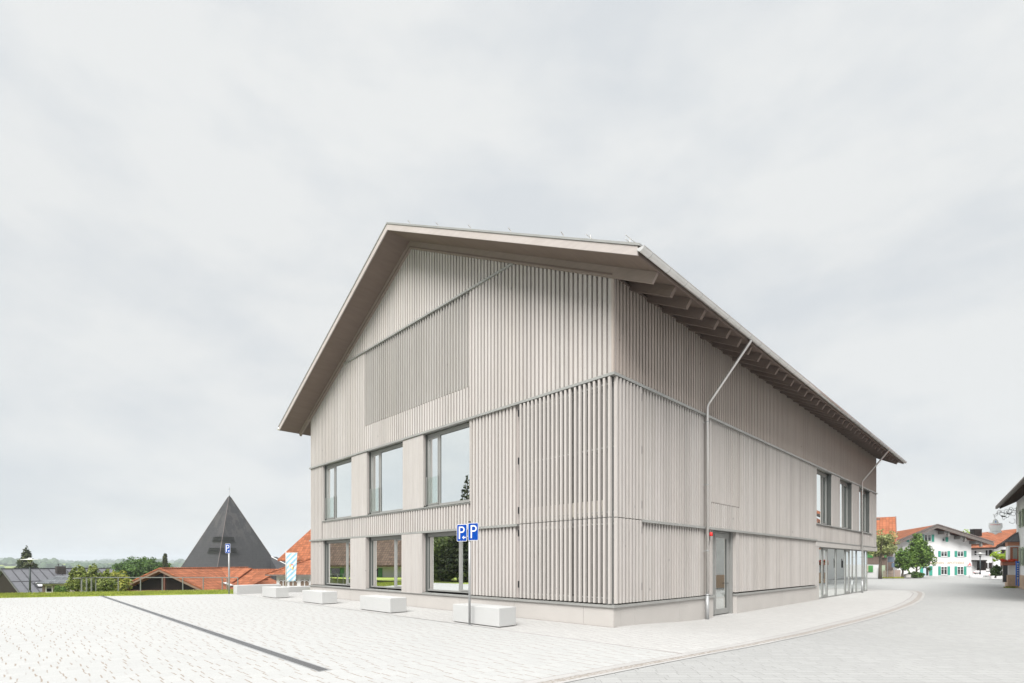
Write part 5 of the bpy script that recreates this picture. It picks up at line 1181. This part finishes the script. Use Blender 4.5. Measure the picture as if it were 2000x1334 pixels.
# --- guest house at the right edge (its long wall also shows in the windows)
def guesthouse():
    # origin at the far corner of the wall; local x east, local -y runs along the street towards the camera
    d = 39.5; p = W(PX(1985.3, d), d); rot = math.atan2(.095, .995)
    o = thing('guest_house', 'white guest house with sage shutters and tan stone base at the right edge', 'house', (p.x, p.y, -.17), rot)
    L = 24.; H = 6.8; m_white = plain('white_plaster_bright', (.78,.775,.765), .9, .03, 1.5, 0, .1)
    def bx(mb, y0, y1, x0, x1, z0, z1): mb.box(x0, x1, -y1, -y0, z0, z1)
    mb = MB(); bx(mb, 0, L, 0, 11, .95, H); mb.build('wall', m_white, o)
    mb = MB(); bx(mb, 0, L, -.06, 11.02, -.1, .95); mb.build('stone_base', m_tan, o)
    mb = MB(); dp = .55; ov = 1.05; hw = 5.5; zr = H+hw*dp
    mb.prism([(-ov, H-ov*dp+.12), (hw, zr+.12), (11+ov, H-ov*dp+.12), (11+ov, H-ov*dp-.06), (hw, zr-.06), (-ov, H-ov*dp-.06)], -L-1.5, .25); rf = mb.build('roof', m_tile_y, o)
    mb = MB(); mb.box(-ov-.12, -ov, -L-1.5, .25, H-ov*dp-.12, H-ov*dp+.10); mb.build('gutter', m_verge, rf, True)
    mb = MB(); y = -L
    while y < .2: mb.prism([(-ov+.1, H-(ov-.1)*dp-.075), (0.1, H+.1*dp-.075), (.1, H+.1*dp-.25), (-ov+.1, H-(ov-.1)*dp-.22)], y, y+.14); y += .85
    mb.prism([(-ov, H-ov*dp-.062), (.1, H+.1*dp-.062), (.1, H+.1*dp-.09), (-ov, H-ov*dp-.09)], -L-1.5, .25)
    mb.build('rafter', wood('soffit_brown', (.06,.035,.022)), rf)
    # windows with shutters on the street side (facing -x)
    def sw(y0, y1, z0, z1, box=False):
        f = MB(); t_ = .07
        bx(f, y0, y1, -.03, .02, z1-t_, z1); bx(f, y0, y1, -.03, .02, z0, z0+t_); bx(f, y0, y0+t_, -.03, .02, z0+t_, z1-t_); bx(f, y1-t_, y1, -.03, .02, z0+t_, z1-t_); ym = (y0+y1)/2; bx(f, ym-.05, ym+.05, -.03, .02, z0+t_, z1-t_)
        fr = f.build('window', m_wpaint, o); g = MB(); bx(g, y0+t_, y1-t_, -.012, -.006, z0+t_, z1-t_); g.build('pane', m_dkglass, fr); g = MB(); bx(g, y0, y1, -.005, -.002, z0, z1); g.build('dark_room_sheet', m_dark, fr)  # frame, pane and a dark sheet painted as the unlit room
        for a, b in ((y0-.62, y0-.03), (y1+.03, y1+.62)):
            s = MB(); bx(s, a, b, -.08, -.035, z0, z1); z = z0+.1
            while z < z1-.1: bx(s, a+.07, b-.07, -.095, -.08, z, z+.05); z += .1
            h = s.build('shutter', m_sage, o)
            s = MB(); 
            for z in (z0+.15, z1-.2): bx(s, a, b, -.1, -.096, z, z+.04)
            s.build('hinge', m_black, h)
    for y in (3.05, 7.0, 11.2, 15.4, 19.6):
        sw(y, y+.95, 4.4, 5.65); sw(y, y+.95, 1.65, 2.95)
    mb = MB(); bx(mb, .55,.62,-.1,0,3.3,3.45); mb.build('wall_hook', m_black, o)
    # shallow bay on the street side close to the far corner
    ya, yb = -2.0, -.05; xo = -.60
    mb = MB(); mb.box(xo, -.005, ya, yb, .95, 3.12); mb.build('bay_wall', m_white, o)
    mb = MB(); mb.box(xo-.05, -.07, ya-.05, yb+.05, -.1, .94); mb.build('bay_base', m_tan, o)
    mb = MB(); mb.box(xo-.03, -.005, ya-.03, yb+.03, 3.13, 3.42); mb.build('bay_frieze', plain('frieze_orange', (.50,.22,.13), .8, .1), o)
    mb = MB(); a, b_ = xo-.18, ya-.22; mb.add([(a,b_,3.43),(-.004,b_,3.43),(-.004,yb+.2,3.43),(a,yb+.2,3.43),(-.004,ya+.75,4.15),(-.004,yb-.5,4.15)], [(0,1,4),(0,4,5,3),(3,5,2),(3,2,1,0),(1,2,5,4)]); br = mb.build('bay_roof', m_slate, o)
    mb = MB(); mb.tube([(a,b_,3.45),(-.01,ya+.75,4.17)], .02, 5); mb.tube([(a,b_,3.42),(-.02,b_,3.42)], .035, 5); mb.tube([(a,b_,3.42),(a,yb+.2,3.42)], .035, 5); mb.tube([(a+.3,b_,3.44),(-.01,ya+.55,3.95)], .016, 5); mb.tube([(a,-1.2,3.44),(-.01,-1.1,4.16)], .016, 5)
    mb.build('roof_seams', m_verge, br)
    fm = plain('brown_frame', (.34,.12,.06), .6, .1)
    for face in (0,):
        mb = MB()
        if face == 0: mb.box(-.50, -.06, ya-.03, ya, 1.95, 3.02)
        else: mb.box(xo-.03, xo, -1.7, -.4, 1.95, 3.02)
        w_ = mb.build('window', fm, o); mb = MB()
        if face == 0: mb.box(-.36, -.12, ya-.036, ya-.031, 2.03, 2.94)
        else: mb.box(xo-.036, xo-.031, -1.6, -1.1, 2.03, 2.94); mb.box(xo-.036, xo-.031, -1.0, -.5, 2.03, 2.94)
        mb.build('curtain', m_conc, w_)
        mb = MB()
        if face == 0: mb.box(-.36, -.12, ya-.044, ya-.040, 2.03, 2.94)
        else: mb.box(xo-.044, xo-.040, -1.6, -1.1, 2.03, 2.94); mb.box(xo-.044, xo-.040, -1.0, -.5, 2.03, 2.94)
        mb.build('pane', m_glassc, w_)
guesthouse()
def gh_local(x, y, z):      # guest-house local -> world
    d = 39.5; p = W(PX(1985.3, d), d); rot = math.atan2(.095, .995); c, s = math.cos(rot), math.sin(rot)
    return (p.x+c*x-s*y, p.y+s*x+c*y, -.17+z), rot
def flower_box():
    (loc, rot) = gh_local(-.62, -2.0, 1.66); o = thing('flower_box', 'brown window box full of red geraniums on the bay window', 'flower box', loc, rot)
    mb = MB(); mb.prism([(-.32,-.28),(.55,-.28),(.55,-.06),(-.06,-.06),(-.06,1.5),(-.32,1.5)], 0, .24, 'z'); mb.build('box', plain('box_terracotta', (.34,.13,.08), .8, .15), o)
    rnd = random.Random(9); b = [(rnd.uniform(-.35,.55), -.18+rnd.uniform(-.06,.04), .30+rnd.uniform(-.03,.08), .12,.12,.09) for k in range(12)]+[(-.2+rnd.uniform(-.08,.05), rnd.uniform(-.2,1.5), .30+rnd.uniform(-.03,.08), .12,.12,.09) for k in range(16)]
    leafcloud(rnd, b, 900, .045).build('leaves', lf_mid, o, fix=False); leafcloud(rnd, [(x_-.03, y_-.03, z_+.04, a*.95, b_*.95, c_) for x_, y_, z_, a, b_, c_ in b], 1600, .045).build('flowers', leafmat('geranium_red', (.75,.05,.02), (.95,.20,.10), .3), o, fix=False)
flower_box()
def blue_stand():
    d = 36.0; z0 = PZ(1143.5, d); o = thing('info_stand', 'bright blue framed information stand in front of the tan stone base', 'sign', W(PX(1987.2, d), d, z0), A)
    g = lambda px: PX(px, d)-PX(1987.2, d); h = PZ(1095.5, d)-z0; m = plain('stand_blue', (.015,.12,.48), .4, .05)
    for a, b, zz in ((1984.3,1985.5,0),(1988.9,1990.3,-.03)): mb = MB(); mb.box(g(a), g(b), -.03, .03, zz, h-(.0 if zz == 0 else .02)); mb.build('post', m, o)
    mb = MB(); mb.box(g(1985.5), g(1988.9), -.012,.012, .45, h-.15); pn = mb.build('panel', plain('stand_panel', (.55,.58,.62), .5, .1, 6), o)
    mb = MB()
    for k in range(7): mb.box(g(1985.8), g(1988.6), -.016,-.0125, .6+k*.16, .68+k*.16)
    mb.build('list_rows', m_blue, pn)
blue_stand()
def aboard():
    d = 38.8; z0 = PZ(1137, d); o = thing('menu_board', 'tall black menu board standing left of the tan stone base', 'sign', W(PX(1966.8, d), d, z0), A+rad(-75))
    h = PZ(1104, d)-z0
    mb = MB(); mb.prism([(-.22,0),(.22,0),(.22,h),(-.22,h)], -.03, .0); mb.build('board', m_black, o)
    mb = MB(); mb.box(-.26,-.22,-.05,.02,-.03,h+.03); mb.box(.22,.26,-.05,.02,-.03,h+.03); mb.box(-.22,.22,-.05,.02,h,h+.04); mb.build('frame', plain('board_frame', (.35,.33,.30), .6, .1), o)
    mb = MB(); mb.box(-.2,.2,.1,.14,0,h*.8); mb.build('rear_leg', m_black, o)
aboard()
def iron_sign():
    (loc, rot) = gh_local(0, .35, 5.05); d = 39.; o = thing('inn_sign', 'ornate wrought iron bracket with hanging white shield sign on the guest house corner', 'sign', W(PX(1985.0, d), d, 0), A)
    f = lambda py: PZ(py, d); g = lambda px: PX(px, d)-PX(1985, d)
    m_ir = plain('wrought_iron_pale', (.42,.43,.43), .5, .3, 8, .3); m_ird = plain('wrought_iron_dark', (.06,.06,.055), .6, .2, 8)
    mb = MB()
    def curl(cx, cz, r, a0, a1, rr=.016, n=12, k=0.6): mb.tube([(g(cx)+(r*(1-k*i/n))*math.cos(rad(a0+(a1-a0)*i/n)), 0, f(cz)+(r*(1-k*i/n))*math.sin(rad(a0+(a1-a0)*i/n))) for i in range(n+1)], rr, 5)
    mb.tube([(g(1985),0,f(990)),(g(1985),0,f(1024))], .022, 6); mb.tube([(g(1985),0,f(1000)),(g(1965),0,f(1002)),(g(1950),0,f(1000)),(g(1942),0,f(1006)),(g(1943.5),0,f(1013))], .018, 6)
    for cx, cz, r, a0, a1 in ((1980,1003,.30,0,400),(1972,998,.26,180,560),(1965,1000,.22,0,420),(1958,1004,.25,90,480),(1951,1001,.2,0,400),(1945,1004,.2,180,420),(1978,1016,.3,200,430),(1974,994,.16,0,360),(1982,996,.15,0,360),(1968,1008,.2,0,380),(1961,1012,.18,0,380)): curl(cx, cz, r, a0, a1)
    mb.build('bracket', m_ir, o)
    mb = MB()
    for cx, cz, s in ((1970.5,1003.5,1),(1959.5,1008.5,-1)):
        x0, z0 = g(cx), f(cz); mb.prism([(x0-.14,z0+.02*s),(x0-.10,z0-.04),(x0+.10,z0-.06),(x0+.16,z0+.05*s),(x0+.10,z0+.03),(x0-.05,z0+.04),(x0-.12,z0+.10)], -.02, .02)
    mb.build('figure', m_ird, o)
    mb = MB(); cx = 1944; prof = [(1931.5,1022),(1938,1021.5),(1940,1016),(1944,1013.5),(1948,1016),(1950,1021.5),(1957,1022),(1957.5,1030),(1954,1036),(1957,1040),(1950,1041),(1944,1044),(1938,1041),(1931,1040),(1934,1036),(1931,1030)]
    mb.prism([(g(a), f(b)) for a, b in prof], -.015, .015); m_sh, tsh, bsh = newmat('shield_translucent'); bsh.inputs['Base Color'].default_value = (.9,.9,.9,1); tl_ = N(tsh, 'ShaderNodeBsdfTranslucent'); tl_.inputs[0].default_value = (.95,.95,.95,1); mx_ = N(tsh, 'ShaderNodeMixShader'); mx_.inputs[0].default_value = .6  # translucency added so light from behind brightens the shaded shield
    tsh.links.new(bsh.outputs[0], mx_.inputs[1]); tsh.links.new(tl_.outputs[0], mx_.inputs[2]); tsh.links.new(mx_.outputs[0], tsh.nodes['Material Output'].inputs[0]); sp_ = mb.build('shield', m_sh, o)
    mb = MB(); mb.tube([(g(a), -.02, f(b)) for a, b in prof+prof[:1]], .008, 5); mb.build('shield_rim', m_ir, sp_)
    mb = MB(); mb.prism([(g(1942.7), f(1021)), (g(1945.5), f(1021)), (g(1945.5), f(1017.5)), (g(1944), f(1016.4)), (g(1942.7), f(1017.5))], -.024, -.016); mb.build('emblem', plain('emblem_blue', (.35,.48,.80), .5, .05), sp_)
    text_obj('lettering', 'SCHMANKERL', .125, plain('faded_red', (.72,.18,.18), .6, .05), sp_, (g(1944.2), -.018, f(1024.8)), (rad(90), 0, 0), depth=.003)
    text_obj('lettering', 'GASTHAUS', .12, plain('faded_grey', (.48,.50,.52), .6, .05), sp_, (g(1944.2), -.018, f(1037.8)), (rad(90), 0, 0), depth=.003)
iron_sign()
mbg = MB(); rnd = random.Random(21)
for k in range(900):
    d = rnd.uniform(37.2, 38.6); px = rnd.gauss(1974, 5); p = W(PX(px, d), d); h = rnd.uniform(.04, .14); mbg.add([(p.x-.015, p.y, -.17), (p.x+.015, p.y, -.17), (p.x+rnd.uniform(-.05,.05), p.y, -.17+h)], [(0,1,2)])
tag(mbg.build('grass', lf_yel, fix=False), 'patch of weeds growing below the tan stone base of the bay', 'grass', kind='stuff')

# ------------------------------------------------------------------ outside the frame, seen only in the windows
lf_gard = leafmat('leaf_garden', (.12,.17,.06), (.34,.40,.17), .45)
def refl_world():
    o = thing('farmhouse', 'brown roofed farmhouse with white walls across the plaza, mirrored in the ground floor windows', 'house', (-47.5, -24.5, -.45), rad(-33))
    mb = MB(); mb.box(-11, 11, -4, 4, -1, 2.3); mb.build('wall', m_white, o)
    mb = MB(); mb.prism([(-5.2, 1.9), (0, 6.6), (5.2, 1.9), (5.2, 1.7), (0, 6.4), (-5.2, 1.7)], -12, 12, 'x'); mb.build('roof', tiles('clay_tiles_dark', (.155,.108,.082), .36, .24, 'x'), o)
    for x in (-8, -3, 2, 7):
        mb = MB(); mb.box(x, x+1.1, 4.0, 4.05, .3, 1.5); mb.build('window', m_dkglass, o); mb = MB(); mb.box(x-.55, x-.05, 4.0, 4.08, .25, 1.55); mb.box(x+1.15, x+1.65, 4.0, 4.08, .25, 1.55); mb.build('shutter', m_green, o)
    rnd = random.Random(31)
    for i, (x, y, r, h) in enumerate(((-31,-17.5,2.6,5.4),(-28.5,-19.5,2.8,5.8),(-34.5,-19,2.4,4.6),(-25,-21.5,2.8,5.2))):
        o = thing('garden_tree', ['dense dark garden tree opposite the gable, beside the spruce', 'garden tree between the spruce and the lawn edge', 'lowest garden tree, nearest the brown roofed farmhouse', 'garden tree nearest the plaza, east of the spruce'][i], 'tree', (x, y, 0), 0, 'garden trees opposite the gable')
        bl = [(rnd.gauss(0,.45)*r, rnd.gauss(0,.4)*r, h*rnd.uniform(.12,.85), r*.42, r*.42, h*.16) for k in range(22)]
        leafcloud(rnd, bl, 6500, .20).build('crown', lf_gard, o, fix=False); mb = MB(); mb.tube([(0,0,-.1),(0,0,h*.6)], [.2,.08], 8); mb.build('trunk', m_bark, o)
    o = thing('spruce', 'single tall spruce mirrored in the upper window nearest the corner', 'spruce', (-27.9,-18.0,0)); bl = []
    H = 9.4
    for i in range(20):
        f = i/19; r = 2.5*(1-f)+.1
        for k in range(7): a = rnd.uniform(0, 6.28); bl.append((math.cos(a)*r*.6, math.sin(a)*r*.6, 1+(H-1)*f, r*.4+.08, r*.4+.08, .22))
    leafcloud(rnd, bl, 7000, .17).build('crown', lf_con, o, fix=False); mb = MB(); mb.tube([(0,0,-.1),(0,0,H*.95)], [.22,.03], 8); mb.build('trunk', m_bark, o)
    o = thing('roadside_house', 'plain white house with small windows beyond the guest house, mirrored in the storefront', 'house', (8.2, 50.5, -.17), rad(-2))
    mb = MB(); mb.box(0, 9, 0, 14, -.2, 6.0); mb.build('wall', m_white, o)
    mb = MB(); mb.prism([(-1.2, 5.6), (4.5, 8.4), (10.2, 5.6), (10.2, 5.4), (4.5, 8.2), (-1.2, 5.4)], -1, 15); mb.build('roof', m_tile_y, o)
    for y in (2.5, 7, 11):
        for z in (1.3, 3.9): mb = MB(); mb.box(-.04, .0, y, y+.8, z, z+1.1); mb.build('window', m_dkglass, o)
refl_world()

# ------------------------------------------------------------------ far woods, farm and the air
def far_woods():
    mb = MB(); rnd = random.Random(77)
    for band in range(7):
        d0 = (620, 800, 980, 1250, 1500, 1900, 2400)[band]; a0 = rnd.uniform(-46, -36)
        for k in range(260):
            ang = rad(rnd.uniform(-46, -22)); 
            if math.sin(ang*37+band*2.1)+.6*math.sin(ang*83+band) < (.1 if band < 4 else -.5): continue
            d = d0+rnd.gauss(0, d0*.03); X = d*math.tan(ang); p = W(X, d); z = terrain(p.x, p.y)-1; r = rnd.uniform(5, 9)*(1+band*.12); h = rnd.uniform(8, 13)*(1+band*.06)
            vs = []; fs = []; n = 6
            for j, (rr, zz) in enumerate(((.7,0),(1,.35),(.75,.7),(.25,.95))):
                for q in range(n): a = 6.283*q/n+rnd.uniform(-.3,.3); m = rnd.uniform(.8,1.2); vs.append((p.x+math.cos(a)*r*rr*m, p.y+math.sin(a)*r*rr*m, z+h*zz*rnd.uniform(.92,1.06)))
            for j in range(3):
                for q in range(n): fs.append((j*n+q, j*n+(q+1)%n, (j+1)*n+(q+1)%n, (j+1)*n+q))
            fs.append(tuple(3*n+q for q in range(n))); mb.add(vs, fs)
    tag(mb.build('distant_woods', leafmat('far_leaf', (.03,.06,.025), (.07,.11,.045), 0), fix=False), 'bands of dark woodland on the distant hills at the left', 'woodland', kind='stuff')
far_woods()
def far_farm():
    for px, d, wd, lb in ((22, 560, 9, 'tiny distant farmhouse with a red roof on the far green hill'),(13, 600, 6, 'tiny distant barn left of the red roofed farmhouse on the hill')):
        p = W(PX(px, d), d); o = thing('distant_farm', lb, 'house', (p.x, p.y, terrain(p.x, p.y)-.5), A+.2)
        mb = MB(); mb.box(-wd/2, wd/2, -4, 4, 0, 3); mb.build('wall', m_white, o)
        mb = MB(); mb.prism([(-5, 2.7), (0, 5.6), (5, 2.7), (5, 2.5), (0, 5.4), (-5, 2.5)], -wd/2-.6, wd/2+.6, 'x'); mb.build('roof', m_tile_x, o)
far_farm()
mb = MB(); mb.box(-4500, 4500, -4500, 4500, -40, 60)
hm = bpy.data.materials.new('haze'); hm.use_nodes = True; t_ = hm.node_tree; t_.nodes.clear(); ou = N(t_, 'ShaderNodeOutputMaterial'); pv = N(t_, 'ShaderNodeVolumePrincipled')
pv.inputs['Density'].default_value = .00035; pv.inputs['Color'].default_value = (.84,.90,.95,1); t_.links.new(pv.outputs[0], ou.inputs['Volume'])
tag(mb.build('haze', hm), 'pale thin haze over the distant hills', 'haze', kind='stuff')
